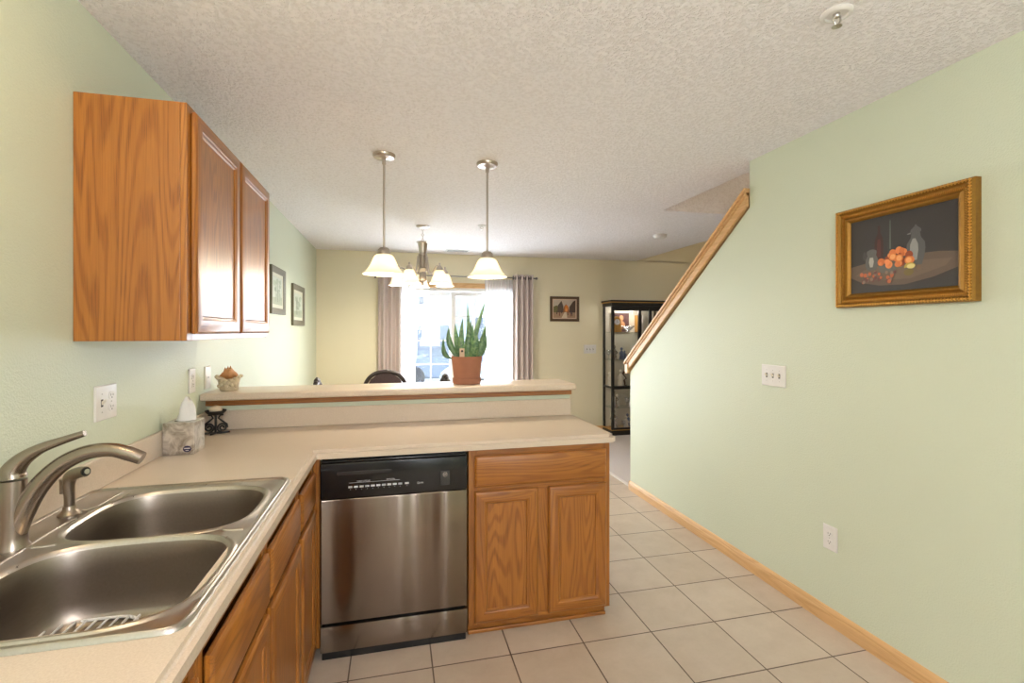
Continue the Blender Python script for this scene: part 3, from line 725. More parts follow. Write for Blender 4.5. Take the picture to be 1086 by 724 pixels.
# ------------------------------------------------------------------ pictures
def picture(name, label, f, x0, x1, z0, z1, fw, depth, mats, shapes, bgcol, mount=0, mountmat=None, studs=False, cat='picture'):
    r = thing(name, f((x0+x1)/2, z0, 0), label, cat)
    q = MB(f); w = fw
    prof = [(0, .001), (0, depth*.7), (w*.10, depth), (w*.22, depth), (w*.34, depth*.72), (w*.62, depth*.60), (w*.74, depth*.78), (w*.86, depth*.70), (w, depth*.45), (w, .002)] if studs else [(0, .001), (0, depth), (w*.3, depth), (w*.6, depth*.8), (w, depth*.6), (w, .002)]
    RR = rect_rings(q, x0, x1, z0, z1, prof, 0, 0); q.face(RR[0][::-1]); fr = obj('frame', q, mats[0], r, smooth=25)
    if studs:
        q = MB(f); Lx, Lz = x1-x0, z1-z0
        def stud(a, c, d, ra, rc, rd):
            P = [[(a-ra, c, d), (a, c-rc, d), (a+ra, c, d), (a, c+rc, d)], [(a-ra*.5, c, d+rd), (a, c-rc*.5, d+rd), (a+ra*.5, c, d+rd), (a, c+rc*.5, d+rd)]]
            q.loft(P, False, True)
        o = w*.16; n = int(Lx/.012); nz = int(Lz/.012)
        for i in range(n+1):
            a = x0+o+(Lx-2*o)*i/n
            for c in (z0+o, z1-o): stud(a, c, depth, .0062, .0075, .006)
        for i in range(1, nz):
            c = z0+o+(Lz-2*o)*i/nz
            for a in (x0+o, x1-o): stud(a, c, depth, .0075, .0062, .006)
        obj('carved_edge', q, mats[1], fr)
        q = MB(f); o = w*.48; n = int(Lx/.0065); nz = int(Lz/.0065)
        for i in range(n+1):
            a = x0+o+(Lx-2*o)*i/n
            for c in (z0+o, z1-o): stud(a, c, depth*.60, .0022, .008, .006)
        for i in range(1, nz):
            c = z0+o+(Lz-2*o)*i/nz
            for a in (x0+o, x1-o): stud(a, c, depth*.60, .008, .0022, .006)
        obj('fluting', q, mats[1], fr)
    d0 = depth*.40
    if mount:
        q = MB(f); RR = rect_rings(q, x0+w, x1-w, z0+w, z1-w, [(0, .002), (0, d0), (mount, d0), (mount, .002)], 0, 0); obj('mount', q, mountmat, r); w += mount; d0 -= .0015
    a0, a1, c0, c1 = x0+w+.0003, x1-w-.0003, z0+w+.0003, z1-w-.0003
    q = MB(f); lay = q.bm.faces.layers.int.new('ci'); cols = []
    def put(fc, col):
        if fc: fc[lay] = len(cols); cols.append(col)
    fl = lambda u: a1+(a0-a1)*u if flipped else a0+(a1-a0)*u
    flipped = f is fR      # on the right wall, picture left = larger Y
    put(q.face([q.v((a, c, d0)) for a, c in ((a0, c0), (a1, c0), (a1, c1), (a0, c1))]), bgcol)
    for k, (poly, col) in enumerate(shapes):
        vs = [q.v((fl(u), c0+(c1-c0)*v, d0+.00004*(k+1))) for u, v in poly]; put(q.face(vs), col)
    bmesh.ops.recalc_face_normals(q.bm, faces=q.bm.faces)
    ids = [fc[lay] for fc in q.bm.faces]
    o = obj('canvas', q, M['pig'], r)
    ca = o.data.color_attributes.new('pigment', 'FLOAT_COLOR', 'CORNER')
    for p in o.data.polygons:
        cl = cols[ids[p.index]]
        for li in p.loop_indices: ca.data[li].color = cl + (1,)
    return r
def ell(cx, cy, a, b, n=20, t0=0, t1=2*PI): return [(cx+a*math.cos(t0+(t1-t0)*i/n), cy+b*math.sin(t0+(t1-t0)*i/n)) for i in range(n)]
def vase_poly(cx, prof): return [(cx-w, v) for w, v in prof] + [(cx+w, v) for w, v in reversed(prof)]
rg = random.Random(3)
sh = []
sh.append(([(0, .22), (.12, .14), (.3, .085), (.55, .07), (.8, .13), (1, .22), (1, .40), (.85, .43), (.6, .44), (.3, .43), (0, .37)], lin(104, 88, 76)))
sh.append(([(.05, .25), (.3, .15), (.6, .14), (.9, .25), (.95, .33), (.6, .36), (.2, .34)], lin(116, 98, 84)))
sh.append(([(0, .22), (.12, .14), (.3, .085), (.55, .07), (.8, .13), (1, .22), (1, .19), (.8, .10), (.55, .045), (.3, .06), (.12, .115), (0, .19)], lin(58, 52, 52)))
sh.append((vase_poly(.30, [(.045, .40), (.045, .66), (.036, .72), (.014, .78), (.013, .88)]), lin(66, 38, 38)))
sh.append((vase_poly(.30, [(.020, .46), (.020, .64), (.014, .70)]), lin(88, 44, 42)))
sh.append((vase_poly(.41, [(.024, .48), (.024, .60), (.012, .68), (.009, .94)]), lin(60, 64, 60)))
sh.append(([(.408, .55), (.416, .55), (.414, .92), (.410, .92)], lin(120, 130, 120)))
sh.append((vase_poly(.65, [(.055, .30), (.075, .40), (.085, .50), (.080, .57), (.045, .64), (.038, .70), (.050, .71), (.046, .74), (.012, .78), (.006, .80)]), lin(92, 92, 92)))
sh.append((vase_poly(.635, [(.025, .36), (.038, .48), (.035, .56), (.012, .63)]), lin(150, 150, 148)))
sh.append(([(.60, .71), (.57, .70), (.575, .69), (.61, .69)], lin(120, 120, 118)))
sh.append((vase_poly(.225, [(.045, .30), (.066, .36), (.066, .44), (.046, .50), (.052, .53), (.050, .56), (.018, .58)]), lin(98, 98, 96)))
sh.append((vase_poly(.222, [(.014, .34), (.026, .41), (.018, .47)]), lin(176, 174, 168)))
sh.append((ell(.150, .50, .020, .060, 16), lin(72, 70, 70)))
sh.append((vase_poly(.39, [(.06, .245), (.085, .29), (.095, .345)]), lin(104, 102, 98)))
for i in range(34):
    u = rg.uniform(.31, .63); v = .335+rg.random()*(.19*math.sin(PI*(u-.29)/.36)+.01); k = rg.random()
    c = lin(206+int(40*k), 108+int(44*k), 52+int(40*k)) if i % 5 else lin(150, 70, 36); s_ = rg.uniform(.016, .036)
    sh.append((ell(u, v, s_, s_*1.45, 12), c))
for u, v in ((.59, .37), (.50, .41), (.44, .44)):
    sh.append((ell(u, v, .038, .050, 16), lin(226, 130, 62))); sh.append((ell(u, v, .026, .034, 14), lin(244, 170, 104)))
sh.append((ell(.60, .285, .052, .052, 18, .2, PI+.4), lin(190, 164, 74))); sh.append((ell(.61, .29, .038, .030, 16), lin(226, 212, 140))); sh.append((ell(.59, .22, .045, .045, 16), lin(120, 104, 60)))
sh.append((ell(.68, .265, .018, .032, 14), lin(126, 100, 78)))
for i in range(40):
    u = rg.uniform(.12, .47); v = rg.uniform(.12, .26)-.12*abs(u-.3)+.02; k = rg.random()
    c = lin(198, 106, 66) if i % 3 == 0 else (lin(112, 74, 70) if i % 3 == 1 else lin(140, 118, 104)); s_ = rg.uniform(.010, .020); sh.append((ell(u, v, s_, s_*1.5, 10), c))
picture('framed_painting', 'gold framed dark still life painting of jugs and orange fruit on right wall', fR, 1.294, 1.854, 1.534, 1.984, .062, .042, (M['golddk'], M['gold']), sh, lin(58, 54, 55), studs=True, cat='painting')
# small street scene on the back wall
sh = [([(0, 0), (1, 0), (1, .38), (0, .38)], lin(164, 134, 108)), ([(0, .3), (0, .62), (.14, .70), (.25, .62), (.25, .3)], lin(108, 104, 66)), ([(.18, .3), (.2, .7), (.36, .96), (.44, .66), (.46, .3)], lin(86, 72, 62)),
      ([(.70, .3), (.72, .62), (.88, .92), (1, 1), (1, .3)], lin(78, 60, 50)), ([(.44, .3), (.46, .6), (.56, .78), (.68, .6), (.72, .3)], lin(150, 96, 58)), (ell(.59, .56, .08, .16, 16), lin(206, 120, 44)), (ell(.58, .44, .06, .10, 14), lin(226, 150, 80)), ([(.36, 0), (.62, 0), (.58, .32), (.50, .32)], lin(212, 196, 170))]
for i in range(16):
    u = rg.uniform(.04, .94)
    if .40 < u < .58: continue
    v = rg.uniform(.08, .28); sh.append(([(u, v), (u+.035, v), (u+.03, v+.17), (u+.008, v+.17)], lin(*rg.choice([(70, 54, 52), (120, 50, 44), (60, 60, 74), (186, 150, 116)]))))
picture('framed_picture', 'small brown framed autumn street scene on the back wall', fB, 2.090, 2.515, 1.562, 1.908, .035, .022, (M['brown'],), sh, lin(190, 176, 160), .014, plain('pinkish_liner', lin(206, 178, 156), .6))
def botanical(seed):
    r_ = random.Random(seed); s_ = [([(0, 0), (1, 0), (1, .3), (0, .24)], lin(176, 186, 160))]
    for i in range(22):
        u, v = r_.uniform(.15, .85), r_.uniform(.2, .9); k = r_.randint(-14, 14); s_.append((ell(u, v, r_.uniform(.05, .12), r_.uniform(.04, .1), 10), lin(172+k, 186+k, 164+k)))
    for i in range(6):
        u = r_.uniform(.25, .75); s_.append(([(u-.01, .1), (u+.01, .1), (u+.03, .8), (u+.015, .8)], lin(124, 138, 112)))
    return s_
picture('framed_print', 'grey framed pale botanical print on left wall nearer the wall cabinet', fL, 4.07, 4.56, 1.565, 1.945, .048, .022, (M['olive'],), botanical(1), lin(206, 214, 200), .03, M['mapmat'])
picture('framed_print', 'grey framed pale botanical print on left wall nearer the back corner', fL, 4.89, 5.47, 1.482, 1.878, .052, .022, (M['olive'],), botanical(2), lin(206, 214, 200), .03, M['mapmat'])

# ------------------------------------------------------------------ ceiling fittings
def pendant(x, y, label):
    r = thing('pendant_lamp', (x, y, H), label, 'pendant lamp', 'pendant lamps over the bar')
    q = MB(); q.lathe([(.064, H-.0005), (.064, H-.010), (.056, H-.020), (.020, H-.024), (.012, H-.030)], (x, y, 0), 32); q.lathe([(.011, H-.026), (.011, H-.055), (.006, H-.06)], (x, y, 0), 16); obj('canopy', q, M['nickel'], r, smooth=40)
    q = MB(); q.lathe([(.0065, 1.90), (.0065, H-.05)], (x, y, 0), 14); obj('rod', q, M['nickel'], r, smooth=40)
    q = MB(); q.lathe([(.008, 1.908), (.022, 1.905), (.034, 1.893), (.038, 1.872), (.038, 1.860), (.030, 1.860)], (x, y, 0), 28); obj('fitter', q, M['nickel'], r, smooth=40)
    prof = [(.036, 1.866), (.046, 1.862), (.058, 1.848), (.068, 1.826), (.078, 1.802), (.092, 1.780), (.108, 1.763), (.121, 1.752)]
    inner = [(a-.004, h-.001) for a, h in reversed(prof)]
    q = MB(); q.lathe(prof+inner, (x, y, 0), 40, False, False); obj('shade', q, M['shade'], r, smooth=50)
    q = MB(); q.lathe([(.012, 1.862), (.012, 1.84), (.026, 1.822), (.030, 1.800), (.024, 1.778), (.004, 1.768)], (x, y, 0), 20); obj('bulb', q, M['bulb'], r, smooth=60)
    l_ = light('pendant_glow', 'POINT', (x, y, 1.757), 9, (1, .86, .66), radius=.035); l_.parent = r; l_.location = (0, 0, 1.757-H)
    return r
pendant(-.060, 2.87, 'left pendant lamp with alabaster bell shade hanging over the bar')
pendant(.543, 2.87, 'right pendant lamp with alabaster bell shade above the potted plant')
# chandelier
CX, CY = .262, 4.73
r = thing('chandelier', (CX, CY, H), 'brushed nickel chandelier with alabaster bell shades hanging beyond the bar', 'chandelier')
q = MB(); q.lathe([(.064, H-.0005), (.064, H-.008), (.050, H-.018), (.012, H-.024)], (CX, CY, 0), 30); obj('canopy', q, M['nickel'], r, smooth=40)
q = MB()
for i in range(5):
    zc = H-.034-i*.026; q.torus((CX, CY, zc), .011, .0028, 0 if i % 2 else 1, 16, 6)
obj('chain', q, M['nickel'], r, smooth=60)
q = MB(); q.lathe([(.006, 2.300), (.010, 2.295), (.060, 2.286), (.062, 2.281), (.050, 2.276), (.046, 2.262), (.040, 2.225), (.033, 2.185), (.034, 2.172), (.044, 2.165), (.044, 2.155), (.034, 2.150), (.034, 2.04), (.044, 2.03), (.044, 2.015), (.030, 1.995), (.036, 1.965), (.044, 1.935), (.040, 1.910), (.022, 1.895), (.010, 1.885), (.012, 1.875), (.004, 1.868)], (CX, CY, 0), 28); obj('column', q, M['nickel'], r, smooth=40)
q = MB(); rr = [(.030+.016*(k % 2), 0) for k in range(2)]
for i in range(8):
    a = 2*PI*i/8; q.tube([(CX+.038*math.cos(a), CY+.038*math.sin(a), z) for z in (2.16, 2.10, 2.04)], [.006, .007, .006], 8)
obj('reeding', q, M['nickel'], r, smooth=50)
AR = .235
for i in range(5):
    a = math.radians(20+72*i); dx, dy = math.cos(a), math.sin(a)
    P = lambda rr_, z: (CX+dx*rr_, CY+dy*rr_, z)
    q = MB(); pth = smoothpath([P(.046, 2.15), P(.056, 2.08), P(.066, 2.01), P(.095, 1.975), P(.135, 1.985), P(.170, 2.020), P(.205, 2.038), P(AR, 2.022)], 5); q.tube(pth, .0065, 8); ar = obj('arm', q, M['nickel'], r, smooth=60)
    q = MB(); q.lathe([(.004, 2.062), (.010, 2.052), (.006, 2.042), (.014, 2.034), (.028, 2.018), (.032, 2.000), (.032, 1.990), (.022, 1.990)], P(AR, 0), 20); obj('socket_cup', q, M['nickel'], ar, smooth=40)
    prof = [(.030, 1.994), (.040, 1.988), (.050, 1.968), (.058, 1.942), (.068, 1.912), (.081, 1.886), (.094, 1.868)]
    q = MB(); q.lathe(prof+[(x-.004, z-.001) for x, z in reversed(prof)], P(AR, 0), 30, False, False); sd = obj('shade', q, M['shade'], r, smooth=50)
    q = MB(); q.lathe([(.008, 1.988), (.010, 1.96), (.020, 1.935), (.018, 1.910), (.003, 1.900)], P(AR, 0), 14); obj('bulb', q, M['bulb'], r, smooth=60)
    l_ = light('chandelier_glow', 'POINT', (0, 0, 0), 11.5, (1, .90, .74), radius=.03); l_.parent = r; l_.location = Vector(P(AR, 1.880))-Vector((CX, CY, H))
# ceiling register, detector, sprinklers
r = thing('ceiling_vent', (.765, 6.06, H), 'white slotted air vent in the ceiling near the back wall', 'vent')
q = MB(); q.box(.615, .915, 6.00, 6.12, H-.008, H-.0005, .003); obj('frame', q, M['whitemetal'], r)
q = MB()
for i in range(7): q.box(.64, .89, 6.012+i*.0145, 6.020+i*.0145, H-.012, H-.0085)
obj('louvers', q, plain('grey_louver', (.35, .35, .36), .5), r)
r = thing('smoke_detector', (2.718, 4.578, H), 'round white smoke detector on ceiling beyond the stair wall', 'smoke detector')
q = MB(); q.lathe([(.070, H-.0005), (.070, H-.012), (.062, H-.030), (.050, H-.036), (.004, H-.037)], (2.718, 4.578, 0), 32); obj('housing', q, M['white'], r, smooth=40)
q = MB(); q.torus((2.718, 4.578, H-.0335), .036, .003, 2, 28, 6); obj('vent_ring', q, plain('grey_grille', (.4, .4, .4), .6), r)
def sprinkler(x, y, label, s=1.0):
    r = thing('fire_sprinkler', (x, y, H), label, 'sprinkler')
    q = MB(); q.lathe([(.044*s, H-.0005), (.044*s, H-.004), (.038*s, H-.010*s), (.031*s, H-.011*s), (.030*s, H-.004)], (x, y, 0), 32); obj('escutcheon', q, M['white'], r, smooth=40)
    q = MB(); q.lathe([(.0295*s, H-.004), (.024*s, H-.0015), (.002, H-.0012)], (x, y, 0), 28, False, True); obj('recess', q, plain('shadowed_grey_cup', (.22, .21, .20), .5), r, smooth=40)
    q = MB(); q.lathe([(.009*s, H-.002), (.009*s, H-.012*s), (.006*s, H-.016*s)], (x, y, 0), 14)
    for sx in (-1, 1): q.tube([(x+sx*.012*s, y, H-.008*s), (x+sx*.015*s, y, H-.022*s), (x+sx*.004*s, y, H-.038*s)], .0028*s, 8)
    q.lathe([(.002, H-.037*s), (.004*s, H-.040*s)], (x, y, 0), 10); obj('head', q, M['silver'], r, smooth=50)
    q = MB(); q.lathe([(.003*s, H-.0402*s), (.014*s, H-.041*s), (.014*s, H-.043*s), (.002*s, H-.0435*s)], (x, y, 0), 18); obj('deflector', q, M['silver'], r, smooth=40)
sprinkler(1.368, 1.250, 'recessed white fire sprinkler in the ceiling at the right foreground', 1.05)
sprinkler(.812, 4.573, 'small white fire sprinkler on the ceiling beyond the pendant lamps', .9)

# ------------------------------------------------------------------ curtains
r = thing('curtain_rod', (.82, B-.085, 2.14), 'dark metal curtain rod above the patio door', 'curtain rod')
q = MB(); q.tube([(-.27, B-.085, 2.14), (1.855, B-.085, 2.14)], .0085, 12); obj('rod', q, plain('pewter_rod', (.22, .21, .2), .35, .8), r, smooth=50)
for sx, xe in ((-1, -.27), (1, 1.855)):
    q = MB(); q.lathe([(.008, 0), (.016, .008*sx), (.018, .018*sx), (.010, .030*sx), (.002, .034*sx)], (xe+.0005*sx, B-.085, 2.14), 14, ax=0); obj('finial', q, plain('pewter_finial', (.22, .21, .2), .35, .8), r, smooth=50)
    q = MB(); xb = xe-sx*.03; q.box(xb-.006, xb+.006, B-.078, B-.002, 2.134, 2.146); q.box(xb-.012, xb+.012, B-.006, B-.0005, 2.10, 2.18, .002); obj('bracket', q, plain('pewter_bracket', (.22, .21, .2), .35, .8), r)
def drape(name, label, x0, x1, folds, amp, z0, z1, yc, mat, cat, thick=.003, grom=False, seed=0, taper=0):
    rr = random.Random(seed); root_ = thing(name, ((x0+x1)/2, yc, z0), label, cat)
    n = folds*14; rows = 16; ph = [rr.uniform(-.35, .35) for _ in range(folds+2)]
    q = MB(); sides = []
    for side in (0, 1):
        rings = []
        for j in range(rows+1):
            z = z1+(z0-z1)*j/rows; row = []
            for i in range(n+1):
                t = i/n; k = t*folds; w = ph[int(k)]*(1-k % 1)+ph[int(k)+1]*(k % 1)
                y = yc+amp*math.sin(2*PI*k+w*j/rows*1.5)*(1+.15*j/rows); x = x0+(x1-x0)*t+taper*(j/rows)*(t-.5)
                row.append((x, y+(thick if side else -thick)/2, z))
            rings.append(row)
        sides.append(q.loft(rings, False, False, closed=False))
    a, b = sides
    for i in range(n): q.face([a[0][i], a[0][i+1], b[0][i+1], b[0][i]]); q.face([a[-1][i], a[-1][i+1], b[-1][i+1], b[-1][i]])
    for j in range(rows): q.face([a[j][0], a[j+1][0], b[j+1][0], b[j][0]]); q.face([a[j][-1], a[j+1][-1], b[j+1][-1], b[j][-1]])
    obj('panel', q, mat, root_, smooth=70)
    if grom:
        for k in range(folds*2):
            q = MB(); xx = x0+(x1-x0)*(k/2/folds); xx += .004 if k == 0 else 0
            q.torus((xx, yc, 2.14), .0225, .0045, 0, 18, 6); obj('grommet', q, plain('dark_grommet', (.08, .075, .07), .35, .8), root_, smooth=60)
    return root_
drape('curtain', 'taupe grommet curtain left of the patio door', -.205, .085, 3, .046, .03, 2.185, B-.085, M['drape'], 'curtain', grom=True, seed=1)
drape('curtain', 'taupe grommet curtain right of the patio door', 1.540, 1.825, 4, .046, .03, 2.185, B-.085, M['drape'], 'curtain', grom=True, seed=2)
drape('sheer_curtain', 'white sheer curtain behind the left taupe curtain', .06, .255, 6, .012, .03, 2.10, B-.035, M['sheer'], 'curtain', .0015, seed=3)
drape('sheer_curtain', 'white sheer curtain over the right side of the patio door', 1.17, 1.585, 11, .012, .03, 2.12, B-.035, M['sheer'], 'curtain', .0015, seed=4)

# ------------------------------------------------------------------ potted plant on the bar
PX, PY, PZ = .418, 2.865, 1.1135
r = thing('potted_plant', (PX, PY, PZ), 'green snake plant in a terracotta pot on the bar ledge', 'potted plant')
q = MB(); q.lathe([(.079, PZ), (.083, PZ+.003), (.084, PZ+.034), (.080, PZ+.036), (.074, PZ+.006)], (PX, PY, 0), 40, True, True); obj('saucer', q, M['terra'], r, smooth=40)
q = MB(); q.lathe([(.068, PZ+.0065), (.078, PZ+.036), (.092, PZ+.160), (.0925, PZ+.163), (.086, PZ+.163), (.083, PZ+.142), (.004, PZ+.141)], (PX, PY, 0), 40); obj('pot', q, M['terra'], r, smooth=40)
q = MB(); q.lathe([(.082, PZ+.1425), (.05, PZ+.150), (.004, PZ+.152)], (PX, PY, 0), 24, True, True); obj('soil', q, M['soil'], r, smooth=40)
def leaf(bx, by, tip, w, bend, yaw):
    q = MB(); base = Vector((PX+bx, PY+by, PZ+.142)); tp = Vector((PX+tip[0], PY+tip[1], PZ+tip[2])); n = 12; rings = []
    side = Vector((math.cos(yaw), math.sin(yaw), 0)); nrm = Vector((-math.sin(yaw), math.cos(yaw), 0))
    for i in range(n+1):
        t = i/n; p = base.lerp(tp, t)+Vector(bend)*math.sin(PI*t)
        ww = w*(.55+.45*math.sin(min(1, t*2.2)*PI/2))*(1-t**2.6)+.0006; th = .0035*(1-t*.8)
        rings.append([tuple(p-side*ww+nrm*ww*.45), tuple(p-side*ww*.5+nrm*(th+ww*.06)), tuple(p+nrm*(th-ww*.05)), tuple(p+side*ww*.5+nrm*(th+ww*.06)), tuple(p+side*ww+nrm*ww*.45), tuple(p+side*ww*.5-nrm*th), tuple(p-nrm*(th+ww*.05)), tuple(p-side*ww*.5-nrm*th)])
    q.loft(rings); return obj('leaf', q, M['leaf'], r, smooth=60)
for a in [((-.055, -.005), (-.140, -.02, .275), .019, (-.030, 0, -.035), .2), ((-.045, -.01), (-.105, 0, .340), .021, (-.025, 0, 0), .1), ((-.035, .02), (-.066, .03, .358), .018, (-.006, 0, 0), -.1),
          ((-.022, -.015), (-.024, 0, .388), .019, (-.008, 0, 0), .25), ((.005, .02), (.010, .04, .480), .016, (.010, 0, 0), .5), ((.020, .0), (.118, .01, .500), .017, (-.012, 0, -.01), -.2),
          ((.000, -.03), (.020, -.03, .375), .023, (-.002, 0, 0), .0), ((.018, -.03), (.034, -.01, .360), .017, (.004, 0, 0), .4), ((.036, -.015), (.112, -.02, .345), .026, (.008, 0, -.018), -.25),
          ((.058, -.01), (.104, -.03, .328), .020, (.022, 0, -.02), .2), ((.030, -.040), (.052, -.06, .290), .028, (.004, -.01, 0), .1), ((.010, .045), (.045, .05, .335), .016, (0, 0, 0), .7), ((.045, .03), (.122, .05, .362), .015, (.012, 0, -.02), .5)]:
    leaf(a[0][0], a[0][1], a[1], a[2]*1.05, a[3], a[4])
q = MB(); q.box(PX-.052, PX-.024, PY-.071, PY-.068, PZ+.144, PZ+.212, .001); tg = obj('plant_tag', q, M['tagwood'], r)
q = MB(); q.lathe([(.0065, -.0004), (.0065, -.0012)], (PX-.038, PY-.071, PZ+.196), 16, ax=1); obj('tag_dot', q, M['slot'], tg)

# ------------------------------------------------------------------ small things on the counter
TX0, TX1, TY0, TY1 = -.926, -.810, 2.262, 2.378
r = thing('tissue_box', ((TX0+TX1)/2, (TY0+TY1)/2, CT), 'silver patterned cube tissue box on the counter by the left wall', 'tissue box')
q = MB(); q.box(TX0, TX1, TY0, TY1, CT+.0003, CT+.133, .002)
bx = obj('carton', q, M['foil'], r)
q = MB(); q.lathe([(.012, CT+.1334), (.036, CT+.1336)], ((TX0+TX1)/2, (TY0+TY1)/2, 0), 24, True, True, sx=1, sy=.8); obj('opening', q, M['slot'], bx)
q = MB(); cx, cy = (TX0+TX1)/2+.004, (TY0+TY1)/2
rings = []
for j in range(9):
    t = j/8; ring = []
    for k in range(18):
        a = 2*PI*k/18; rad = (.030*(1-t)**.6+.006)*(1+.35*math.sin(3*a+t*3)*(.4+t)); zz = CT+.134+.092*t+(.010*math.sin(2*a) if j == 8 else 0)
        ring.append((cx+rad*math.cos(a)+.010*t, cy+rad*math.sin(a)*.7, zz))
    rings.append(ring)
q.loft(rings, True, True); obj('tissue', q, M['paper'], r, smooth=60)
q = MB(); q.lathe([(.0155, -.0002), (.0155, -.0010)], (TX1-.026, TY0, CT+.024), 24, ax=1, sx=1.0, sy=.85); lg = obj('logo', q, M['navy'], bx)
q = MB(); q.box(TX1-.037, TX1-.015, TY0-.0014, TY0-.0011, CT+.0245, CT+.0285); q.box(TX1-.032, TX1-.020, TY0-.0014, TY0-.0011, CT+.0165, CT+.019); obj('logo_lettering', q, M['white'], lg)
q = MB()
rt = random.Random(5)
for i in range(9):
    yy = TY0+.012+i*.0115
    q.box(TX1+.0002, TX1+.0008, yy, yy+.003, CT+.015, CT+.118)
obj('side_pattern', q, M['white'], bx)
# candle holder
KX, KY = -.868, 2.690
r = thing('candle_holder', (KX, KY, CT), 'black wrought iron scroll candle holder under the bar ledge', 'candle holder')
q = MB(); bz = CT+.0045
for s in (-1, 1):
    pts = []
    for i in range(40):
        t = i/39; a = -PI/2+t*3.6*PI; rad = .024*(1-t*.78); pts.append((KX+s*(.030-rad*math.cos(a)*1.0-.006+.006), KY, bz+.026+rad*math.sin(a)))
    q.tube(pts, .0045, 8)
    q.tube([(KX+s*.052, KY, bz+.026), (KX+s*.050, KY, bz+.042), (KX+s*.030, KY, bz+.058), (KX+s*.012, KY, bz+.074), (KX+s*.020, KY, bz+.088), (KX+s*.034, KY, bz+.090)], .0045, 8)
    q.tube([(KX+s*.058, KY+.02*s, bz), (KX+s*.02, KY, bz), (KX, KY, bz)], .0045, 8)
q.tube([(KX-.010, KY-.040, bz), (KX, KY, bz), (KX+.010, KY+.040, bz)], .0045, 8)
q.tube([(KX, KY, bz), (KX, KY, bz+.092)], .006, 8)
obj('scroll_stand', q, M['blackmat'], r, smooth=60)
q = MB(); q.lathe([(.012, bz+.088), (.032, bz+.094), (.044, bz+.104), (.048, bz+.113), (.045, bz+.113), (.034, bz+.100), (.003, bz+.096)], (KX, KY, 0), 26); obj('cup', q, M['blackmat'], r, smooth=40)
q = MB(); q.sphere((KX, KY, bz+.117), .029, 20, 12, (1, 1, .68)); tag(obj('candle', q, M['stone'], base=(KX, KY, bz+.098), smooth=60), 'round cream candle resting in the black iron holder', 'candle')
# stone basket with shells
BX, BY, BZ = -.850, 2.83, 1.1135
r = thing('basket', (BX, BY, BZ), 'cream textured stone basket at the wall end of the bar', 'basket')
q = MB(); rings = []
prof = [(.036, 0), (.042, .004), (.046, .030), (.054, .056), (.060, .066), (.056, .070), (.048, .058), (.040, .030), (.030, .012)]
for rr_, z in prof:
    rings.append([(BX+rr_*math.cos(2*PI*k/36)*(1+.05*math.sin(9*2*PI*k/36+z*60)), BY+rr_*math.sin(2*PI*k/36)*(1+.05*math.sin(7*2*PI*k/36)), BZ+z+(.010*math.cos(2*2*PI*k/36) if z > .05 else 0)) for k in range(36)])
q.loft(rings); obj('bowl', q, M['basket'], r, smooth=50)
q = MB()
for k in range(16):
    a = 2*PI*k/16; q.sphere((BX+.057*math.cos(a), BY+.057*math.sin(a), BZ+.066+.010*math.cos(2*a)), .0095, 8, 6, (1.1, 1.1, .8))
for k in range(5):
    a = -PI/2+(k-2)*.5; q.sphere((BX+.048*math.cos(a), BY+.048*math.sin(a), BZ+.026+.006*(k % 2)), .010, 8, 6)
obj('braided_rim', q, M['basket'], r, smooth=60)
q = MB(); rings = []
for j in range(15):
    t = j/14; rad = (.030*math.sin(min(1, t*1.5)*PI/2)*(1-max(0, t-.55)*1.9)+.001)*(1+.10*math.sin(t*22)); cxx = BX-.044+t*.088; czz = BZ+.078+.012*math.sin(t*PI)
    rings.append([(cxx, BY-.004+rad*math.cos(2*PI*k/18), czz+rad*math.sin(2*PI*k/18)*(1+.12*math.sin(6*2*PI*k/18))) for k in range(18)])
q.loft(rings)
for k, (dx, dz) in enumerate(((-.018, .026), (-.004, .034), (.008, .036))): q.lathe([(.008, 0), (.005, .012), (.0008, .024)], (BX+dx, BY-.004, BZ+.078+dz*.8), 10)
tag(obj('seashell', q, M['shell'], base=(BX, BY, BZ+.05), smooth=55), 'spiky tan conch shell lying in the stone basket', 'seashell')

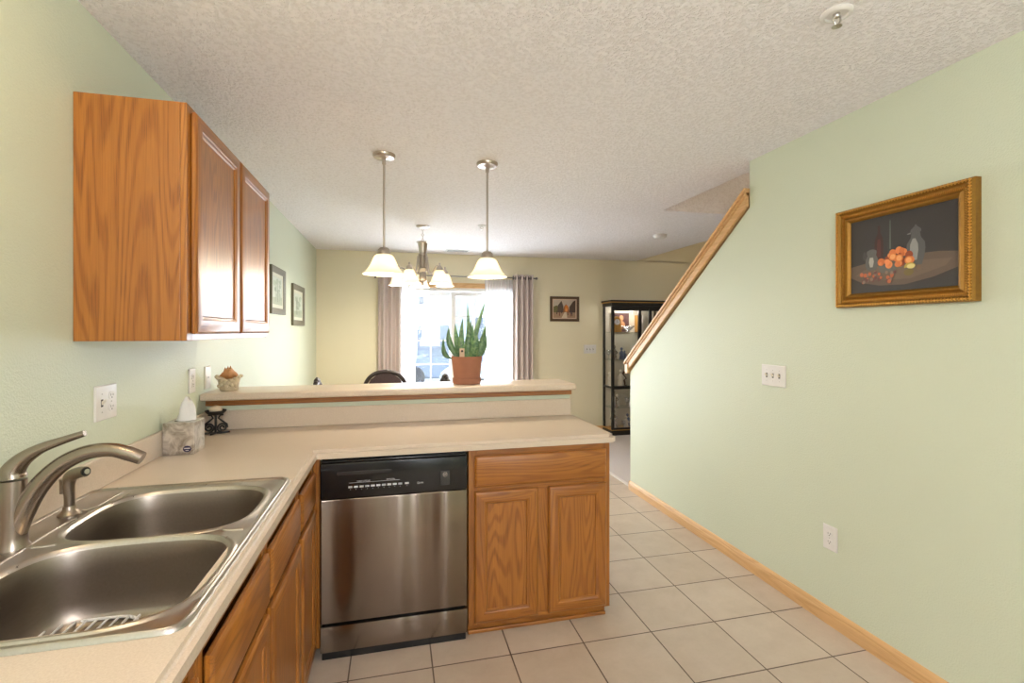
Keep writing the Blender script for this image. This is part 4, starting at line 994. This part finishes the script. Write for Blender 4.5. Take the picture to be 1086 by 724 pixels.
# ------------------------------------------------------------------ dining chairs
def chair(x, y, rot, label, crest=True):
    r = thing('dining_chair', (0, 0, 0), label, 'chair', 'dining chairs beyond the bar')
    q = MB(); q.loft([superloop(0, 0, .23*k, .22*k, 32, 4, z) for k, z in ((.93, .41), (1, .42), (1, .45), (.96, .465), (.9, .47))]); obj('seat', q, M['chair'], r, smooth=50)
    q = MB(); q.loft([superloop(0, 0, .21*k, .20*k, 32, 4, z) for k, z in ((1, .4705), (1.02, .485), (.95, .505), (.6, .515))]); obj('cushion', q, M['chairpad'], r, smooth=50)
    for sx in (-1, 1):
        q = MB(); q.tube([(sx*.19, .18, .42), (sx*.20, .19, .2), (sx*.205, .20, 0)], [.022, .017, .014], 10); obj('leg', q, M['chair'], r, smooth=50)
        q = MB(); q.tube([(sx*.19, -.18, .42), (sx*.19, -.20, .2), (sx*.20, -.25, 0)], [.022, .018, .015], 10); obj('leg', q, M['chair'], r, smooth=50)
    def bk(z): return -.195-.07*((z-.45)/.6)
    pts = [(-.185, .44), (-.195, .6), (-.200, .78), (-.190, .90), (-.150, .985), (-.085, 1.032), (0, 1.048), (.085, 1.032), (.150, .985), (.190, .90), (.200, .78), (.195, .6), (.185, .44)]
    P3 = smoothpath([(a, bk(z), z) for a, z in pts], 4)
    q = MB(); q.tube(P3, .019, 12, up=(0, 1, 0)); bf = obj('back_frame', q, M['chair'], r, smooth=60)
    q = MB(); ins = [(a*.90, .70+(z-.70)*.955 if z > .7 else max(z, .60)) for a, z in pts]
    q.loft([[(a, bk(z)-.010, z) for a, z in ins], [(a, bk(z)+.010, z) for a, z in ins]]); obj('back_panel', q, M['chairpad'], r)
    q = MB()
    if crest:
     for a, z, s_ in ((-.055, 1.050, .022), (-.02, 1.062, .026), (.02, 1.062, .026), (.055, 1.050, .022), (0, 1.074, .018)): q.sphere((a, bk(1.05), z), s_, 12, 8, (1.1, .8, .9))
    if crest: obj('carved_crest', q, M['chair'], bf, smooth=60)
    r.location = (x, y, 0); r.rotation_euler = (0, 0, rot); return r
chair(-.085, 4.95, 0, 'dining chair with arched back turned to the bar, below left curtain', False)
chair(-.285, 3.75, -PI/2, 'dining chair seen edge-on near the left wall beyond the bar')
chair(.655, 3.92, -PI*.45, 'dining chair with its crest just showing left of the potted plant')

# ------------------------------------------------------------------ display cabinet
CX0, CX1, CY0, CY1, CZ1 = 2.872, 3.700, 6.060, 6.360, 1.850
r = thing('display_cabinet', (3.28, 6.2, .004), 'black glass display cabinet full of ornaments against the back wall', 'display cabinet')
q = MB(); q.box(CX0-.004, CX1+.004, CY0-.004, CY1, .004, .070, .004); obj('plinth', q, M['blackwood'], r)
q = MB(); q.box(CX0-.006, CX1+.006, CY0-.006, CY1, .0705, .078, .002); obj('gold_band', q, M['gold'], r)
q = MB(); q.box(CX0-.006, CX1+.006, CY0-.006, CY1, 1.770, 1.815, .004); q.box(CX0-.028, CX1+.028, CY0-.028, CY1, 1.8275, 1.850, .006); obj('cornice', q, M['blackwood'], r)
q = MB(); q.box(CX0-.018, CX1+.018, CY0-.018, CY1, 1.8155, 1.827, .003); obj('gold_band', q, M['gold'], r)
q = MB(); z0, z1 = .0785, 1.7695
for x in (CX0, CX1-.036):
    q.box(x, x+.036, CY0, CY0+.034, z0, z1, .003); q.box(x, x+.03, CY1-.03, CY1, z0, z1, .003)
for x in (CX0, CX1-.02): q.box(x+.003, x+.017, CY0+.034, CY1-.03, .640, .668)
q.box(3.270, 3.312, CY0, CY0+.03, z0, z1, .003); q.box(3.432, 3.470, CY0, CY0+.03, z0, z1, .003)
for a, b_ in ((CX0+.036, 3.270), (3.312, 3.432), (3.470, CX1-.036)):
    for zz0, zz1 in ((z0, .105), (.632, .676), (1.705, z1)): q.box(a, b_, CY0+.002, CY0+.026, zz0, zz1, .002)
obj('frame', q, M['blackwood'], r)
q = MB(); q.box(CX0+.03, CX1-.03, CY1-.012, CY1-.002, z0, z1); obj('back_panel', q, M['cabback'], r)
for a, b_ in ((CX0+.036, 3.270), (3.312, 3.432), (3.470, CX1-.036)):
    q = MB(); q.box(a+.0005, b_-.0005, CY0+.010, CY0+.014, .1055, .6315); q.box(a+.0005, b_-.0005, CY0+.010, CY0+.014, .6765, 1.7045); obj('front_glass', q, M['cabglass'], r)
for x in (CX0+.008, CX1-.012):
    q = MB(); q.box(x, x+.004, CY0+.0345, CY1-.0305, z0, .6395); q.box(x, x+.004, CY0+.0345, CY1-.0305, .6685, z1); obj('side_glass', q, M['cabglass'], r)
for zz in (.372, .655, 1.030, 1.412):
    q = MB(); q.box(CX0+.018, CX1-.018, CY0+.036, CY1-.013, zz-.010, zz, .001); obj('shelf', q, M['shelfglass'], r)
light_c = light('cabinet_lamp', 'POINT', (3.2, 6.12, 1.74), 8, (1, .95, .86), radius=.10); light_c.parent = r; light_c.location = Vector((3.2, 6.13, 1.735))-r.location
q = MB(); q.box(3.15, 3.25, 6.10, 6.16, 1.752, 1.769, .002); obj('lamp_housing', q, M['blackwood'], r)
def figurine(x, y, z, h, mat, label, cat='figurine', w=.26, name='figurine'):
    t_ = thing(name, (x, y, z), label, cat, 'ornaments in the display cabinet')
    q = MB(); q.lathe([(w*h*.95, 0), (w*h*.95, .05*h), (w*h*.6, .07*h), (w*h*.7, .16*h), (w*h*.46, .42*h), (w*h*.56, .60*h), (w*h*.40, .70*h), (w*h*.16, .76*h), (w*h*.12, .79*h)], (x, y, z+.0005), 14)
    obj('body', q, mat, t_, smooth=60)
    q = MB(); q.sphere((x, y, z+.885*h), .115*h, 10, 8); obj('head', q, mat, t_, smooth=60)
    q = MB()
    for s in (-1, 1): q.tube([(x+s*w*h*.52, y, z+.62*h), (x+s*w*h*.85, y-.01, z+.48*h), (x+s*w*h*.35, y-.03*h-.008, z+.42*h)], .04*h, 6)
    obj('arms', q, mat, t_, smooth=60); return t_
def goblet(x, y, z, h, mat, label):
    t_ = thing('goblet', (x, y, z), label, 'goblet', 'ornaments in the display cabinet')
    q = MB(); q.lathe([(.3*h, 0), (.3*h, .03*h), (.05*h, .08*h), (.045*h, .40*h)], (x, y, z+.0005), 16); obj('stem', q, mat, t_, smooth=50)
    q = MB(); q.lathe([(.05*h, .405*h), (.24*h, .52*h), (.30*h, .72*h), (.27*h, h), (.25*h, h), (.27*h, .72*h), (.04*h, .46*h)], (x, y, z+.0005), 16, True, True); obj('bowl', q, mat, t_, smooth=50); return t_
# clock, picture and crystal on the top shelf
z = 1.412
r = thing('mantel_clock', (2.985, 6.16, z), 'gold clock with round white dial on the top shelf', 'clock')
q = MB(); q.prism([(2.915, z+.0005), (3.055, z+.0005), (3.055, z+.03), (3.040, z+.05), (3.046, z+.15), (3.02, z+.20), (2.985, z+.222), (2.95, z+.20), (2.924, z+.15), (2.930, z+.05), (2.915, z+.03)], 6.14, 6.19, 1); obj('case', q, M['gold'], r)
q = MB(); q.lathe([(.040, 0), (.040, -.006), (.002, -.0062)], (2.985, 6.1398, z+.140), 24, ax=1); dl = obj('dial', q, M['white'], r)
q = MB(); q.box(2.9835, 2.9865, 6.1318, 6.1334, z+.138, z+.168); q.box(2.985, 3.006, 6.1318, 6.1334, z+.1385, z+.1415); obj('hands', q, M['slot'], dl)
r = thing('photo_frame', (3.13, 6.30, z), 'framed dark portrait standing at the back of top shelf', 'picture')
q = MB(); q.box(2.99, 3.26, 6.325, 6.335, z+.0005, z+.27); obj('backing', q, M['redfig'], r)
q = MB(); q.sphere((3.14, 6.322, z+.20), .035, 12, 8, (1, .15, 1.2)); q.sphere((3.14, 6.322, z+.10), .06, 12, 8, (1, .1, 1)); obj('portrait', q, M['shell'], r, smooth=60)
r = thing('crystal_dish', (3.15, 6.15, z), 'cut crystal dish beside the clock on top shelf', 'dish')
q = MB(); q.lathe([(.035, .0005), (.04, .008), (.03, .014), (.07, .05), (.085, .075), (.08, .078), (.05, .03), (.004, .02)], (3.15, 6.15, z), 18); obj('bowl', q, M['crystal'], r)
q = MB()
for i in range(14): a = 2*PI*i/14; q.sphere((3.15+.083*math.cos(a), 6.15+.083*math.sin(a), z+.08), .010, 6, 5)
obj('scalloped_rim', q, M['silver'], r)
for a, c, cc_ in ((3.352, 3.372, 'gold'), (3.375, 3.395, 'redfig'), (3.398, 3.418, 'figure')):
    q = MB(); q.box(a, c, 6.20, 6.33, z+.0005, z+.24, .003); bk_ = tag(obj('upright_book', q, M[cc_], base=(a, 6.2, z)), {'gold': 'gold spined book upright on the top shelf behind narrow pane', 'redfig': 'maroon book upright between gold and cream books on top shelf', 'figure': 'cream book upright on the top shelf behind narrow pane'}[cc_], 'book')
items = [(2.925, 1.030, .20, 'silver', 'tall silver figurine at the far left of second shelf'), (3.235, 1.030, .20, 'figure', 'tall cream figurine at right end of the second shelf'), (3.37, .655, .22, 'figure', 'cream figurine behind the narrow pane above the crossbar'), (3.57, 1.030, .2, 'silver', 'silver figurine behind the right pane of display cabinet'), (3.055, .372, .16, 'figure', 'cream figurine beside the tall silver one below the crossbar'), (2.92, .078, .15, 'figure', 'cream statuette at left on the cabinet floor'), (3.13, .078, .17, 'figure', 'cream statuette in the middle of the cabinet floor'), (2.985, 1.030, .15, 'figure', 'cream figurine at the left of the second shelf'), (3.06, 1.030, .17, 'bluefig', 'blue figurine in the middle of the second shelf'), (3.17, 1.030, .12, 'bluefig', 'short blue figurine right of the taller blue one'),
         (2.945, .655, .20, 'figure', 'cream figurine at left of the shelf on the crossbar'), (3.050, .655, .24, 'figure', 'tall cream figurine on the shelf above the crossbar'), (3.145, .655, .21, 'redfig', 'maroon robed figurine on the shelf above the crossbar'), (3.235, .655, .19, 'silver', 'silver figurine on the shelf above the crossbar'),
         (2.955, .372, .22, 'silver', 'tall silver figurine on the shelf below the crossbar'), (3.21, .372, .19, 'figure', 'cream figurine on the shelf below the crossbar'),
         (3.00, .078, .24, 'silver', 'silver statuette on the cabinet floor'), (3.215, .078, .18, 'bluefig', 'blue statuette on the cabinet floor')]
items = [(max(q_[0], 2.95),)+q_[1:] for q_ in items]
for k_, (x, z, h_, mt, lb) in enumerate(sorted(items, key=lambda q_: (q_[1], q_[0]))): figurine(x, 6.155+.125*(k_ % 2), z, h_, M[mt], lb)
for x, y, z, h_, lb in ((3.135, 6.14, .372, .13, 'crystal goblet on the shelf below the crossbar'), (3.075, 6.13, .078, .11, 'crystal goblet on the cabinet floor'), (2.93, 6.29, 1.030, .13, 'crystal goblet at the back left of the second shelf'), (3.37, 6.18, 1.030, .15, 'crystal goblet behind the narrow pane')): goblet(x, y, z, h_, M['crystal'], lb)
